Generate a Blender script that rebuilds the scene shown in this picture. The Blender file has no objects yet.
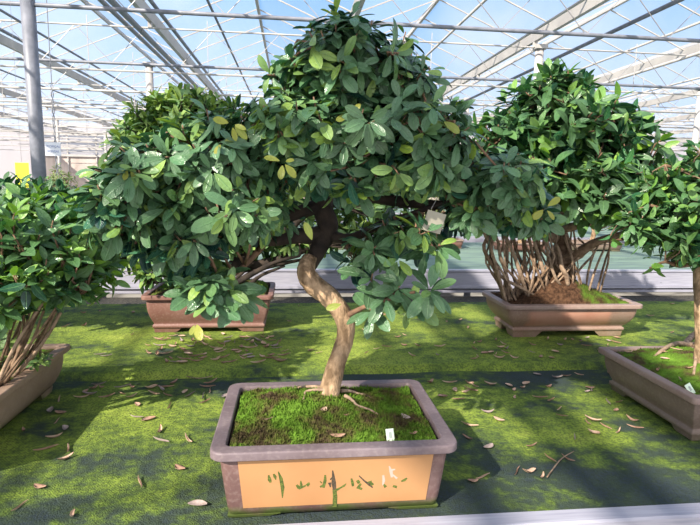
import bpy, math, random
import numpy as np
from mathutils import Vector, Matrix

# ------------------------------------------------------------ camera
S = bpy.context.scene
COL = S.collection
rad = math.radians
CZ, YAW, PITCH, ROLL, FPX = 1.57, rad(6.4), rad(8.5), rad(1.15), 525.0
fw = Vector((math.sin(YAW)*math.cos(PITCH), math.cos(YAW)*math.cos(PITCH), -math.sin(PITCH)))
rt = Vector((math.cos(YAW), -math.sin(YAW), 0)); up = rt.cross(fw)
rt2 = rt*math.cos(ROLL) + up*math.sin(ROLL); up2 = -rt*math.sin(ROLL) + up*math.cos(ROLL)
cam_d = bpy.data.cameras.new('camera'); cam = bpy.data.objects.new('camera', cam_d); COL.objects.link(cam)
cam_d.sensor_width = 36; cam_d.lens = 36*FPX/700; cam_d.clip_start = .05; cam_d.clip_end = 500
M = Matrix((rt2, up2, -fw)).transposed().to_4x4(); M.translation = Vector((0, 0, CZ)); cam.matrix_world = M
S.camera = cam

# ------------------------------------------------------------ sky, sun, exposure
W = bpy.data.worlds.new('sky'); S.world = W; W.use_nodes = True
nt = W.node_tree; nt.nodes.clear()
wo = nt.nodes.new('ShaderNodeOutputWorld'); bg = nt.nodes.new('ShaderNodeBackground')
tc = nt.nodes.new('ShaderNodeTexCoord'); sep = nt.nodes.new('ShaderNodeSeparateXYZ')
rp = nt.nodes.new('ShaderNodeValToRGB'); nz = nt.nodes.new('ShaderNodeTexNoise'); mx = nt.nodes.new('ShaderNodeMixRGB')
cr2 = nt.nodes.new('ShaderNodeValToRGB')
nt.links.new(tc.outputs['Generated'], sep.inputs[0]); nt.links.new(sep.outputs['Z'], rp.inputs[0])
e = rp.color_ramp.elements
e[0].position = 0.0; e[0].color = (.66, .66, .69, 1)
e[1].position = .75; e[1].color = (.13, .30, .62, 1)
k = e.new(.12); k.color = (.42, .55, .76, 1)
k = e.new(.3); k.color = (.20, .40, .68, 1)
nz.inputs['Scale'].default_value = 2.2; nz.inputs['Detail'].default_value = 5
nt.links.new(tc.outputs['Generated'], nz.inputs['Vector']); nt.links.new(nz.outputs[0], cr2.inputs[0])
cr2.color_ramp.elements[0].position = .5; cr2.color_ramp.elements[0].color = (0, 0, 0, 1)
cr2.color_ramp.elements[1].position = .75; cr2.color_ramp.elements[1].color = (.7, .7, .7, 1)
nt.links.new(cr2.outputs[0], mx.inputs[0]); nt.links.new(rp.outputs[0], mx.inputs[1]); mx.inputs[2].default_value = (.80, .80, .86, 1)
mr_ = nt.nodes.new('ShaderNodeMapRange'); nt.links.new(sep.outputs['Y'], mr_.inputs[0]); mr_.inputs[1].default_value = .25; mr_.inputs[2].default_value = -.5
mb_ = nt.nodes.new('ShaderNodeMixRGB'); nt.links.new(mr_.outputs[0], mb_.inputs[0]); nt.links.new(mx.outputs[0], mb_.inputs[1]); mb_.inputs[2].default_value = (.95, .97, 1.05, 1)   # sky whitened behind the camera, added as fill light
nt.links.new(mb_.outputs[0], bg.inputs[0]); bg.inputs[1].default_value = 1.15
nt.links.new(bg.outputs[0], wo.inputs[0])

sd = bpy.data.lights.new('sun', 'SUN'); sun = bpy.data.objects.new('sun', sd); COL.objects.link(sun)
sd.energy = 9.0; sd.angle = rad(.8); sd.color = (1.0, .90, .76)
sun.rotation_euler = Vector((.66, .62, -.62)).to_track_quat('-Z', 'Y').to_euler()
S.view_settings.view_transform = 'Standard'; S.view_settings.look = 'None'
S.view_settings.gamma = 1; S.view_settings.use_curve_mapping = False
S.view_settings.exposure = .42

random.seed(7); RNG = np.random.default_rng(11)

# ------------------------------------------------------------ pixel helper (only to measure places)
def P(u, v, Y):
    d = rt2*((u-350)/FPX) + up2*((262.5-v)/FPX) + fw
    t = Y/d.y
    return Vector((0, 0, CZ)) + d*t
def PZ(u, v, z):
    d = rt2*((u-350)/FPX) + up2*((262.5-v)/FPX) + fw
    t = (z-CZ)/d.z
    return Vector((0, 0, CZ)) + d*t

# ------------------------------------------------------------ materials
def mat(name, col, rough=.6, metal=0, spec=.5):
    m = bpy.data.materials.new(name); m.use_nodes = True
    b = m.node_tree.nodes['Principled BSDF']
    b.inputs['Base Color'].default_value = (*col, 1); b.inputs['Roughness'].default_value = rough
    b.inputs['Metallic'].default_value = metal; b.inputs['Specular IOR Level'].default_value = spec
    return m
def N(m, t, **kw):
    n = m.node_tree.nodes.new(t)
    for a, b in kw.items():
        if a in n.inputs: n.inputs[a].default_value = b
        else: setattr(n, a, b)
    return n
def L(m, a, b): m.node_tree.links.new(a, b)
def ramp(m, src, stops):
    r = N(m, 'ShaderNodeValToRGB'); el = r.color_ramp.elements
    el[0].position, el[0].color = stops[0][0], (*stops[0][1], 1)
    el[1].position, el[1].color = stops[-1][0], (*stops[-1][1], 1)
    for p, c in stops[1:-1]:
        k = el.new(p); k.color = (*c, 1)
    L(m, src, r.inputs[0]); return r.outputs[0]
def noise(m, scale, detail=4, vec=None, stretch=None, rough=.5):
    n = N(m, 'ShaderNodeTexNoise'); n.inputs['Scale'].default_value = scale; n.inputs['Detail'].default_value = detail
    n.inputs['Roughness'].default_value = rough
    t = N(m, 'ShaderNodeTexCoord')
    src = t.outputs['Object']
    if stretch:
        mp = N(m, 'ShaderNodeMapping'); mp.inputs['Scale'].default_value = stretch
        L(m, src, mp.inputs[0]); src = mp.outputs[0]
    L(m, src, n.inputs['Vector']); return n.outputs[0]
def bump(m, h, strength=.4, dist=.01):
    b = N(m, 'ShaderNodeBump'); b.inputs['Strength'].default_value = strength; b.inputs['Distance'].default_value = dist
    L(m, h, b.inputs['Height']); L(m, b.outputs[0], m.node_tree.nodes['Principled BSDF'].inputs['Normal'])
def math_(m, op, a, b=None):
    n = N(m, 'ShaderNodeMath', operation=op)
    for i, x in enumerate((a, b)):
        if x is None: continue
        if hasattr(x, 'links'): L(m, x, n.inputs[i])
        else: n.inputs[i].default_value = x
    return n.outputs[0]
def mixc(m, f, a, b, mode='MIX'):
    n = N(m, 'ShaderNodeMixRGB', blend_type=mode)
    for i, x in enumerate((f, a, b)):
        if hasattr(x, 'links'): L(m, x, n.inputs[i])
        elif i == 0: n.inputs[0].default_value = x
        else: n.inputs[i].default_value = (*x, 1)
    return n.outputs[0]
def base(m): return m.node_tree.nodes['Principled BSDF'].inputs['Base Color']

def noisy(name, c1, c2, scale, rough=.7, bs=.3, bd=.004, stretch=None, lo=.35, hi=.68, spec=.4, bscale=None):
    m = mat(name, c1, rough, 0, spec)
    n = noise(m, scale, 6, stretch=stretch)
    L(m, ramp(m, n, [(lo, c1), (hi, c2)]), base(m))
    bump(m, noise(m, bscale or scale*2.5, 5, stretch=stretch), bs, bd)
    return m

def leaf_mat(name, dark, mid, young, rib, rough=.33, transl=.18):
    m = mat(name, mid, rough, 0, .5)
    at = N(m, 'ShaderNodeAttribute'); at.attribute_name = 'tone'
    c = ramp(m, at.outputs['Fac'], [(0, dark), (.28, tuple(.6*a+.4*b_ for a, b_ in zip(dark, mid))), (.6, mid), (1, young)])
    uv = N(m, 'ShaderNodeUVMap'); sp = N(m, 'ShaderNodeSeparateXYZ'); L(m, uv.outputs[0], sp.inputs[0])
    a = math_(m, 'ABSOLUTE', math_(m, 'SUBTRACT', sp.outputs[1], .5))
    r1 = math_(m, 'SUBTRACT', 1.0, math_(m, 'MULTIPLY', a, 14.0)); r1 = math_(m, 'MAXIMUM', r1, 0.0)
    w = math_(m, 'SINE', math_(m, 'ADD', math_(m, 'MULTIPLY', sp.outputs[0], 60.0), math_(m, 'MULTIPLY', a, -30.0)))
    w = math_(m, 'MULTIPLY', math_(m, 'POWER', math_(m, 'MAXIMUM', w, 0.0), 6.0), .25)
    f = math_(m, 'MULTIPLY', math_(m, 'MAXIMUM', r1, w), .6)
    c = mixc(m, f, c, rib)
    geo = N(m, 'ShaderNodeNewGeometry')
    c2 = mixc(m, geo.outputs['Backfacing'], c, mixc(m, .5, c, (.12, .22, .08)))
    L(m, c2, base(m))
    nb = noise(m, 110, 3)
    L(m, ramp(m, noise(m, 45, 4), [(.38, (rough*.75,)*3), (.62, (rough*2.1,)*3)]), m.node_tree.nodes['Principled BSDF'].inputs['Roughness'])
    bump(m, math_(m, 'ADD', math_(m, 'MULTIPLY', f, -1.0), math_(m, 'MULTIPLY', nb, 1.3)), .55, .003)
    tr = N(m, 'ShaderNodeBsdfTranslucent'); L(m, mixc(m, 1.0, c2, (.9, 1.0, .35), 'MULTIPLY'), tr.inputs[0])
    ms = N(m, 'ShaderNodeMixShader'); ms.inputs[0].default_value = transl
    out = m.node_tree.nodes['Material Output']
    L(m, m.node_tree.nodes['Principled BSDF'].outputs[0], ms.inputs[1]); L(m, tr.outputs[0], ms.inputs[2]); L(m, ms.outputs[0], out.inputs[0])
    return m

M_leaf = leaf_mat('rhodo_leaf', (.007, .038, .036), (.046, .155, .088), (.30, .44, .06), (.15, .32, .16), rough=.24, transl=.15)
M_leaf2 = leaf_mat('ficus_leaf', (.009, .046, .034), (.038, .145, .058), (.22, .42, .045), (.16, .34, .12), rough=.24, transl=.2)
M_leaf3 = leaf_mat('small_leaf', (.022, .070, .028), (.075, .18, .048), (.30, .42, .07), (.18, .30, .12), rough=.36, transl=.2)
M_yel = leaf_mat('yellow_leaf', (.36, .36, .03), (.50, .46, .03), (.50, .40, .03), (.6, .58, .15), rough=.4, transl=.3)
M_pale = leaf_mat('pale_leaf', (.20, .26, .10), (.34, .38, .16), (.50, .50, .28), (.5, .5, .3), rough=.6, transl=.2)

M_alu = noisy('aluminium', (.27, .27, .33), (.36, .36, .42), 6, rough=.45, bs=.05, stretch=(1, 20, 20)); 
M_white = noisy('white_paint', (.36, .345, .335), (.45, .43, .41), 3, rough=.5, bs=.02)
M_galv = noisy('galvanised', (.14, .15, .18), (.22, .23, .27), 9, rough=.45, bs=.08)
M_pipe = mat('dark_pipe', (.20, .21, .24), .45)
M_wire = mat('wire', (.30, .29, .29), .5, .5)
M_conc = noisy('concrete', (.28, .27, .25), (.38, .37, .34), 2, rough=.9)
M_gapstrip = noisy('dark_speckle', (.02, .02, .018), (.10, .09, .07), 60, rough=.8, bs=1, bd=.02)

def pot_mat(name, c1, c2, c3, moss=.25, z0=.0, z1=.05):
    m = mat(name, c1, .55, 0, .4)
    n = noise(m, 5, 8, rough=.65); c = ramp(m, n, [(.3, c1), (.55, c2), (.75, c3)])
    f = noise(m, 90, 3); c = mixc(m, math_(m, 'MULTIPLY', ramp(m, f, [(.5, (0, 0, 0)), (.7, (1, 1, 1))]), .10), c, (.55, .47, .42))
    t = N(m, 'ShaderNodeTexCoord'); s = N(m, 'ShaderNodeSeparateXYZ'); L(m, t.outputs['Object'], s.inputs[0])
    mr = N(m, 'ShaderNodeMapRange'); L(m, s.outputs[2], mr.inputs[0]); mr.inputs[1].default_value = z1; mr.inputs[2].default_value = z0
    mo = math_(m, 'MULTIPLY', mr.outputs[0], math_(m, 'MULTIPLY', ramp(m, noise(m, 9, 5), [(.35, (0, 0, 0)), (.6, (1, 1, 1))]), moss*4))
    mo = math_(m, 'MINIMUM', mo, .9)
    c = mixc(m, mo, c, (.07, .11, .02)); L(m, c, base(m))
    bump(m, noise(m, 140, 4), .25, .002)
    return m
M_potC = pot_mat('purple_brown_clay', (.085, .045, .040), (.14, .080, .072), (.22, .145, .135), .5, .004, .034)
M_rimC = pot_mat('purple_brown_rim', (.10, .072, .077), (.15, .115, .125), (.24, .20, .215), 0)
M_potBR = pot_mat('rust_clay', (.22, .125, .09), (.26, .17, .13), (.30, .22, .18), .08)
def salmon(m):      # salmon glaze field on the front wall
    t = N(m, 'ShaderNodeTexCoord'); s_ = N(m, 'ShaderNodeSeparateXYZ'); L(m, t.outputs['Object'], s_.inputs[0])
    wob = math_(m, 'MULTIPLY', math_(m, 'SUBTRACT', noise(m, 14, 4), .5), .05)
    fx = ramp(m, math_(m, 'ADD', math_(m, 'ABSOLUTE', math_(m, 'ADD', s_.outputs[0], .02)), wob), [(.215, (1, 1, 1)), (.24, (0, 0, 0))])
    fz = ramp(m, math_(m, 'ADD', math_(m, 'ABSOLUTE', math_(m, 'SUBTRACT', s_.outputs[2], .108)), math_(m, 'MULTIPLY', wob, .3)), [(.038, (1, 1, 1)), (.048, (0, 0, 0))])
    fy = math_(m, 'LESS_THAN', s_.outputs[1], -.05)
    f = math_(m, 'MULTIPLY', math_(m, 'MULTIPLY', fx, fz), fy); f = math_(m, 'MULTIPLY', f, .8)
    old = base(m).links[0].from_socket
    L(m, mixc(m, f, old, ramp(m, noise(m, 11, 5), [(.35, (.42, .19, .13)), (.6, (.46, .24, .17))])), base(m))
M_rimBR = pot_mat('rust_rim', (.22, .14, .12), (.28, .20, .17), (.34, .26, .23), 0)
M_potBL = pot_mat('red_brown_clay', (.15, .066, .052), (.19, .095, .075), (.23, .135, .11), .05)
M_potL = pot_mat('pinkish_clay', (.23, .15, .105), (.30, .21, .155), (.37, .27, .20), .3)
M_potR = pot_mat('taupe_clay', (.16, .11, .085), (.20, .145, .115), (.26, .20, .165), .12)
M_panel = noisy('orange_glaze', (.37, .19, .08), (.43, .23, .10), 5, rough=.5, bs=.08, bd=.001, bscale=120)
M_inscr = noisy('moss_in_carving', (.035, .06, .010), (.13, .16, .028), 200, rough=.9)
M_inbrown = noisy('brown_carving', (.035, .028, .018), (.09, .065, .04), 200, rough=.9)
M_inwhite = mat('pale_carving', (.42, .33, .28), .8)

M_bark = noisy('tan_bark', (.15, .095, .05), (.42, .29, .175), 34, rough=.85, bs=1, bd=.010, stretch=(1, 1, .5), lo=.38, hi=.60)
M_barkd = noisy('dark_shaded_bark', (.014, .010, .008), (.048, .034, .024), 18, rough=.9, bs=.8, bd=.008)  # central tree's crown shade is put into this colour; rear trees share it
M_root = noisy('pale_root_bark', (.13, .085, .055), (.33, .235, .16), 40, rough=.85, bs=.8, bd=.005, lo=.3, hi=.62)
M_stem = noisy('brown_stem_bark', (.10, .06, .035), (.24, .16, .10), 50, rough=.85, bs=.5)
M_twig = noisy('reddish_twig', (.11, .065, .04), (.22, .13, .075), 40, rough=.8)
M_soil = noisy('peaty_soil', (.035, .02, .012), (.12, .07, .04), 90, rough=1, bs=1, bd=.01)

def moss_mat():
    m = mat('moss', (.08, .2, .02), .95, 0, .1)
    n = noise(m, 14, 6, rough=.6); c = ramp(m, n, [(.38, (.075, .055, .030)), (.45, (.10, .11, .028)), (.53, (.095, .17, .022)), (.64, (.13, .25, .028)), (.8, (.20, .33, .05))])
    L(m, c, base(m)); bump(m, noise(m, 240, 5), .9, .006); return m
M_moss = moss_mat()

def heap_mat():
    m = mat('moss_and_peat', (.08, .2, .02), .95, 0, .1)
    c = ramp(m, noise(m, 18, 6), [(.32, (.055, .038, .018)), (.48, (.075, .10, .018)), (.6, (.09, .16, .02)), (.78, (.14, .22, .03))])
    q = ramp(m, noise(m, 60, 5), [(.3, (.03, .016, .010)), (.7, (.13, .07, .04))])
    t = N(m, 'ShaderNodeTexCoord'); sp = N(m, 'ShaderNodeSeparateXYZ'); L(m, t.outputs['Object'], sp.inputs[0])
    f = math_(m, 'ADD', sp.outputs[0], math_(m, 'MULTIPLY', math_(m, 'SUBTRACT', noise(m, 9, 4), .5), .25))
    f = ramp(m, f, [(.06, (0, 0, 0)), (.11, (1, 1, 1))])
    L(m, mixc(m, f, q, c), base(m)); bump(m, noise(m, 160, 5), 1, .01); return m
M_heap = heap_mat()

def mat_mat(name, dark_bias, ygrad=None):
    m = mat(name, (.1, .15, .05), .9, 0, .15)
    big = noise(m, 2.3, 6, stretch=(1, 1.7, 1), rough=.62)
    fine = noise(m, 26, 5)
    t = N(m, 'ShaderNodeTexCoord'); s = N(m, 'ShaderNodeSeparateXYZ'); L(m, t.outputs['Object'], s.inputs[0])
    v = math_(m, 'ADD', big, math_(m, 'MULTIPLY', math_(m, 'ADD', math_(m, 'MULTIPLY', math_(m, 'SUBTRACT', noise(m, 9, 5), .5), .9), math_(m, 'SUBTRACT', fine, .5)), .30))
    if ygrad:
        for (y0, y1, amt) in ygrad:      # bands across the cloth pushed to the dark end of the ramp
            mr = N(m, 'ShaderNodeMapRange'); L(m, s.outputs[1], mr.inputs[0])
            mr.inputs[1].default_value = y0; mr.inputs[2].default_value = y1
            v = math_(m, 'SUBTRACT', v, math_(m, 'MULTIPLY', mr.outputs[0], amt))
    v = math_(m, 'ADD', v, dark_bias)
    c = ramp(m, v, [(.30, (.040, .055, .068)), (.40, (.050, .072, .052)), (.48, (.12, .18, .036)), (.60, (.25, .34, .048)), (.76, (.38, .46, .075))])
    w = N(m, 'ShaderNodeTexWave', wave_type='BANDS', bands_direction='DIAGONAL'); w.inputs['Scale'].default_value = 75; L(m, t.outputs['Object'], w.inputs[0])
    c = mixc(m, math_(m, 'MULTIPLY', w.outputs['Fac'], .32), c, (.03, .05, .02))
    c = mixc(m, math_(m, 'MULTIPLY', ramp(m, noise(m, 130, 2), [(.45, (0, 0, 0)), (.60, (1, 1, 1))]), .55), c, (.035, .05, .028))
    L(m, c, base(m))
    bump(m, math_(m, 'ADD', fine, math_(m, 'MULTIPLY', noise(m, 260, 3), .6)), .8, .012)
    return m
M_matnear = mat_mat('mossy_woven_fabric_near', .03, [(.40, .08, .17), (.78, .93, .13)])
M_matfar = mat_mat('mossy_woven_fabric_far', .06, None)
M_matnext = noisy('blue_green_fabric', (.10, .15, .14), (.16, .24, .18), 3, rough=.9, stretch=(1, 4, 1))

# ------------------------------------------------------------ object helpers
def tag(o, label=None, cat=None, group=None, kind=None):
    if label: o['label'] = label
    if cat: o['category'] = cat
    if group: o['group'] = group
    if kind: o['kind'] = kind
    return o
def empty(name, loc=(0, 0, 0), rz=0):
    o = bpy.data.objects.new(name, None); COL.objects.link(o); o.location = loc; o.rotation_euler = (0, 0, rz)
    o.empty_display_size = .1
    return o
class MB:
    def __init__(s): s.v = []; s.f = []
    def add(s, v, f):
        n = len(s.v); s.v += [tuple(x) for x in v]; s.f += [tuple(i+n for i in q) for q in f]; return s
    def box(s, a, b):
        (x0, y0, z0), (x1, y1, z1) = a, b
        return s.add([(x0, y0, z0), (x1, y0, z0), (x1, y1, z0), (x0, y1, z0), (x0, y0, z1), (x1, y0, z1), (x1, y1, z1), (x0, y1, z1)],
                     [(0, 3, 2, 1), (4, 5, 6, 7), (0, 1, 5, 4), (1, 2, 6, 5), (2, 3, 7, 6), (3, 0, 4, 7)])
    def tube(s, pts, r, n=8, ns=0, smooth=0, flat=1.0):
        pts = [Vector(p) for p in pts]
        rs = list(r) if hasattr(r, '__len__') else [r]*len(pts)
        if smooth:
            Q, R_ = [], []
            for i in range(len(pts)-1):
                p0 = pts[max(i-1, 0)]; p1 = pts[i]; p2 = pts[i+1]; p3 = pts[min(i+2, len(pts)-1)]
                for j in range(smooth):
                    t = j/smooth
                    Q.append(.5*((2*p1)+(p2-p0)*t+(2*p0-5*p1+4*p2-p3)*t*t+(3*p1-p0-3*p2+p3)*t**3)); R_.append(rs[i]*(1-t)+rs[i+1]*t)
            Q.append(pts[-1]); R_.append(rs[-1]); pts, rs = Q, R_
        V, F = [], []
        prev = None
        for i, p in enumerate(pts):
            d = (pts[min(i+1, len(pts)-1)]-pts[max(i-1, 0)]).normalized()
            if prev is None:
                a = d.orthogonal().normalized()
            else:
                a = (prev-d*prev.dot(d)).normalized()
            prev = a; b = d.cross(a)
            for k in range(n):
                th = 2*math.pi*k/n
                rr = rs[i]*(1+(random.uniform(-ns, ns) if ns else 0))
                V.append(p+a*math.cos(th)*rr+b*math.sin(th)*rr*flat)
        for i in range(len(pts)-1):
            for k in range(n):
                F.append((i*n+k, i*n+(k+1) % n, (i+1)*n+(k+1) % n, (i+1)*n+k))
        F.append(tuple(range(n-1, -1, -1))); F.append(tuple((len(pts)-1)*n+k for k in range(n)))
        return s.add(V, F)
    def build(s, name, m, parent=None, smooth=False, loc=None):
        me = bpy.data.meshes.new(name); me.from_pydata(s.v, [], s.f); me.update()
        o = bpy.data.objects.new(name, me); COL.objects.link(o)
        for mm in (m if isinstance(m, (list, tuple)) else [m]): me.materials.append(mm)
        if smooth: me.polygons.foreach_set('use_smooth', [True]*len(me.polygons))
        if parent: o.parent = parent
        if loc: o.location = loc
        return o
def struct(o): o['kind'] = 'structure'; return o

# ------------------------------------------------------------ greenhouse
Y0, Y1, XL, XR = -4.0, 33.0, -15.05, 20.15
GUT, RIDGE = 4.18, 4.85
struct(MB().box((XL, Y0, -.1), (XR, Y1, 0)).build('floor', M_conc))

def glass_mat(name, haze, tint=(.86, .88, .92)):
    m = bpy.data.materials.new(name); m.use_nodes = True; n = m.node_tree; n.nodes.clear()
    o = n.nodes.new('ShaderNodeOutputMaterial'); t = n.nodes.new('ShaderNodeBsdfTransparent'); d = n.nodes.new('ShaderNodeBsdfDiffuse')
    tl = n.nodes.new('ShaderNodeBsdfTranslucent'); g = n.nodes.new('ShaderNodeBsdfGlossy'); g.inputs['Roughness'].default_value = .05
    d.inputs[0].default_value = (*tint, 1); tl.inputs[0].default_value = (*tint, 1); t.inputs[0].default_value = (.97, .98, 1, 1)
    m1 = n.nodes.new('ShaderNodeMixShader'); m2 = n.nodes.new('ShaderNodeMixShader'); m3 = n.nodes.new('ShaderNodeMixShader')
    m1.inputs[0].default_value = .6; n.links.new(d.outputs[0], m1.inputs[1]); n.links.new(tl.outputs[0], m1.inputs[2])
    m2.inputs[0].default_value = haze; n.links.new(t.outputs[0], m2.inputs[1]); n.links.new(m1.outputs[0], m2.inputs[2])
    m3.inputs[0].default_value = .03; n.links.new(m2.outputs[0], m3.inputs[1]); n.links.new(g.outputs[0], m3.inputs[2])
    n.links.new(m3.outputs[0], o.inputs[0]); return m
M_glass = glass_mat('dusty_roof_glass', .12)
M_wallglass = glass_mat('milky_wall_glass', .6, (.62, .58, .57))

gx = [-15.05+3.2*i for i in range(12)]     # gutters ... -5.45 -2.25 .95 4.15 7.35
g = MB()
for i in range(11):
    a, b = gx[i], gx[i+1]; c = (a+b)/2
    for (p, q) in (((a, GUT), (c, RIDGE)), ((c, RIDGE), (b, GUT))):
        g.add([(p[0], Y0, p[1]), (q[0], Y0, q[1]), (q[0], Y1, q[1]), (p[0], Y1, p[1])], [(0, 1, 2, 3)])
struct(g.build('ceiling', M_glass))
# glazing bars and ridges
g = MB()
for i in range(11):
    a, b = gx[i], gx[i+1]; c = (a+b)/2
    g.box((c-.025, Y0, RIDGE-.05), (c+.025, Y1, RIDGE+.02))
    y = Y0+.4
    while y < Y1:
        for s in (-1, 1):
            e_ = a if s < 0 else b
            g.tube([(e_, y, GUT-.02), (c, y, RIDGE-.03)], .014, 4)
        y += 1.1
struct(g.build('trim_1', M_white))
for i, x in enumerate(gx):
    g = MB(); g.add([(x-.065, Y0, GUT+.02), (x-.035, Y0, GUT-.13), (x+.035, Y0, GUT-.13), (x+.065, Y0, GUT+.02), (x+.052, Y0, GUT+.02), (x+.028, Y0, GUT-.11), (x-.028, Y0, GUT-.11), (x-.052, Y0, GUT+.02),
                     (x-.065, Y1, GUT+.02), (x-.035, Y1, GUT-.13), (x+.035, Y1, GUT-.13), (x+.065, Y1, GUT+.02), (x+.052, Y1, GUT+.02), (x+.028, Y1, GUT-.11), (x-.028, Y1, GUT-.11), (x-.052, Y1, GUT+.02)],
          [(k, (k+1) % 8, 8+(k+1) % 8, 8+k) for k in range(8)])
    o = g.build('roof_gutter', M_white)
    side = 'above the bonsai' if -6 < x < 9 else 'towards the side wall'
    nm = ['', '', '', 'second one left of the row of left posts', 'directly left of the tall central bonsai', 'right above the tall central bonsai', 'over the right-hand row of posts', 'farthest right one that crosses open sky'][i] if 3 <= i <= 7 else ''
    tag(o, ('white metal roof gutter ' + nm) if nm else 'white metal roof gutter far to the side of the greenhouse', 'gutter', 'roof gutters')
# walls
def wall(name, axis, pos, lo, hi):
    g = MB()
    if axis == 'y': g.box((lo, pos, 2.9), (hi, pos+.03, GUT+.6))
    else: g.box((pos, lo, 2.9), (pos+.03, hi, GUT))
    o = g.build(name, M_wallglass); struct(o)
M_brown = noisy('brown_screen', (.36, .30, .27), (.55, .48, .44), 1.2, rough=.8, stretch=(2, 1, .2))
g = MB().box((XL, Y1, 0), (XR, Y1+.06, 2.9)); struct(g.build('wall_back', M_brown))
g = MB().box((XL, Y1-.01, 2.9), (XR, Y1+.03, GUT+.6)); struct(g.build('window_1', M_wallglass))
g = MB().box((XL-.05, Y0, 0), (XL, Y1, .8)); struct(g.build('wall_left', M_white))
g = MB().box((XL-.03, Y0, .8), (XL, Y1, GUT)); struct(g.build('window_2', M_wallglass))
g = MB().box((XR, Y0, 0), (XR+.05, Y1, .8)); struct(g.build('wall_right', M_white))
g = MB().box((XR, Y0, .8), (XR+.03, Y1, GUT)); struct(g.build('window_3', M_wallglass))
g = MB()
x = XL+.4
while x < XR:
    g.box((x-.03, Y1-.08, 0), (x+.03, Y1-.02, GUT)); x += 1.6
for z in (1.0, 2.9, 3.3, 3.7, 4.1): g.box((XL, Y1-.12, z-.06), (XR, Y1-.08, z+.06))
struct(g.build('trim_2', M_white))
# thermal screens bunched white between the far girders
# girders
GY = [3.5+2.8*k for k in range(0, 11)]
CH = 3.40
ords = ['overhead', 'nearest', 'second', 'third', 'fourth', 'fifth', 'sixth', 'seventh', 'eighth', 'ninth', 'farthest']
for i, y in enumerate(GY):
    r = empty('roof_girder', (0, y, CH))
    tag(r, 'grey and white lattice roof girder spanning the greenhouse, ' + (ords[i] + ' from the camera' if i else 'out of view overhead'), 'girder', 'lattice roof girders')
    MB().tube([(XL, 0, 0), (XR, 0, 0)], .024, 8).build('bottom_chord', M_galv if i < 3 else M_white, r, True)
    MB().tube([(XL, 0, .56), (XR, 0, .56)], .014, 6).build('top_chord', M_white, r, True)
    g = MB(); x = XL; n = 0
    while x < XR-.5:
        g.tube([(x, 0, .0 if n % 2 else .56), (x+.53, 0, .56 if n % 2 else 0)], .006, 4); x += .53; n += 1
    g.build('lattice_web', M_wire if i < 4 else M_white, r)
    for x in gx[1:-1]: MB().box((x-.03, -.03, .56), (x+.03, .03, GUT-.13-CH)).build('gutter_bracket', M_white, r)
# columns
def column(x, y, w, lab, m):
    r = empty('support_post', (x, y, 0)); tag(r, lab, 'post', 'greenhouse posts')
    g = MB(); g.tube([(0, 0, .02), (0, 0, CH+.56)], w/2, 12); g.build('shaft', m, r, True)
    MB().box((-w, -w, 0), (w, w, .02)).build('base_plate', M_galv, r)
    MB().box((-w*.7, -w*.7, CH+.53), (w*.7, w*.7, CH+.60)).build('cap_plate', m, r)
def colx(u, v, y): return P(u, v, y).x
column(colx(33.5, 90, 6.3), 6.3, .145, 'thick grey steel post at the left, nearest of all the posts', M_galv)
column(colx(149, 60, 11.9), 11.9, .15, 'pale post left of the central crown, second from the left edge', M_white)
column(colx(196, 80, 17.5), 17.5, .13, 'pale post on the left, third in its row and partly behind foliage', M_white)
column(colx(540, 45, 9.1), 9.1, .145, 'white post rising behind the right rear bonsai crown', M_white)
column(colx(467, 100, 14.7), 14.7, .15, 'white post seen between the central and the right rear crown', M_white)
column(colx(697, 125, 11.9), 11.9, .14, 'white post at the right edge of the picture', M_white)
for x in (-9.5, 10.6, 16.0, -3.15):
    for y in (17.5, 23.1, 28.7):
        if x == -3.15 and y < 20: continue
        column(x, y, .13, 'slim white post far back in the greenhouse', M_white)
# longitudinal pipes under roof
def pipe(x, z, r, m, lab, y0=Y0, y1=Y1):
    o = MB().tube([(x, y0, z), (x, y1, z)], r, 8).build('overhead_pipe', m, None, True); tag(o, lab, 'pipe', 'pipes under the roof')
pipe(-2.62, 4.00, .035, M_pipe, 'dark overhead pipe, left one of the pair above the left post row')
pipe(-2.42, 3.94, .045, M_pipe, 'dark overhead pipe, right one of the pair left of the crown')
pipe(-1.95, 4.02, .03, M_galv, 'grey overhead pipe right of the dark pair of pipes')
pipe(-4.9, 4.03, .03, M_galv, 'grey overhead pipe over the far left of the picture')
pipe(4.55, 3.80, .03, M_galv, 'grey overhead pipe beside the gutter at the upper right')
pipe(7.0, 3.93, .03, M_white, 'white overhead pipe at the far right')
for x, z, lab in ((-6.6, 3.98, 'leftmost'), (-4.1, 3.9, 'left of the thick post'), (-1.15, 4.0, 'just left of the central crown'), (2.5, 3.98, 'right of the central crown'), (3.6, 3.9, 'over the right rear crown'), (5.9, 4.0, 'at the upper right'), (8.6, 3.95, 'rightmost')):
    pipe(x, z, .02, M_galv if x < 0 else M_white, 'thin supply pipe running away under the roof, ' + lab)
# thin white sprinkler lines hung across (transverse rails) and hangers
for i, (y, z) in enumerate(((10.5, 3.55), (13.3, 3.3), (16.0, 3.2), (19, 3.1), (22, 3.0), (25, 2.95), (28, 2.9))):
    r = empty('hanging_rail', (0, y, z)); tag(r, 'thin white pipe rail hung across the greenhouse, %s row back' % ['first', 'second', 'third', 'fourth', 'fifth', 'sixth', 'last'][i], 'rail', 'hanging rails')
    MB().tube([(XL, 0, 0), (XR, 0, 0)], .018, 6).build('pipe', M_white, r)
    x = XL+.7
    while x < XR: MB().tube([(x, 0, 0), (x, 0, CH+.6-z+.5)], .008, 4).build('hanger', M_white, r); x += 2.13
# translucent white screen cloth folded along the gutters at the back
M_screen = glass_mat('white_screen_cloth', .55, (.9, .88, .86))

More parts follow.
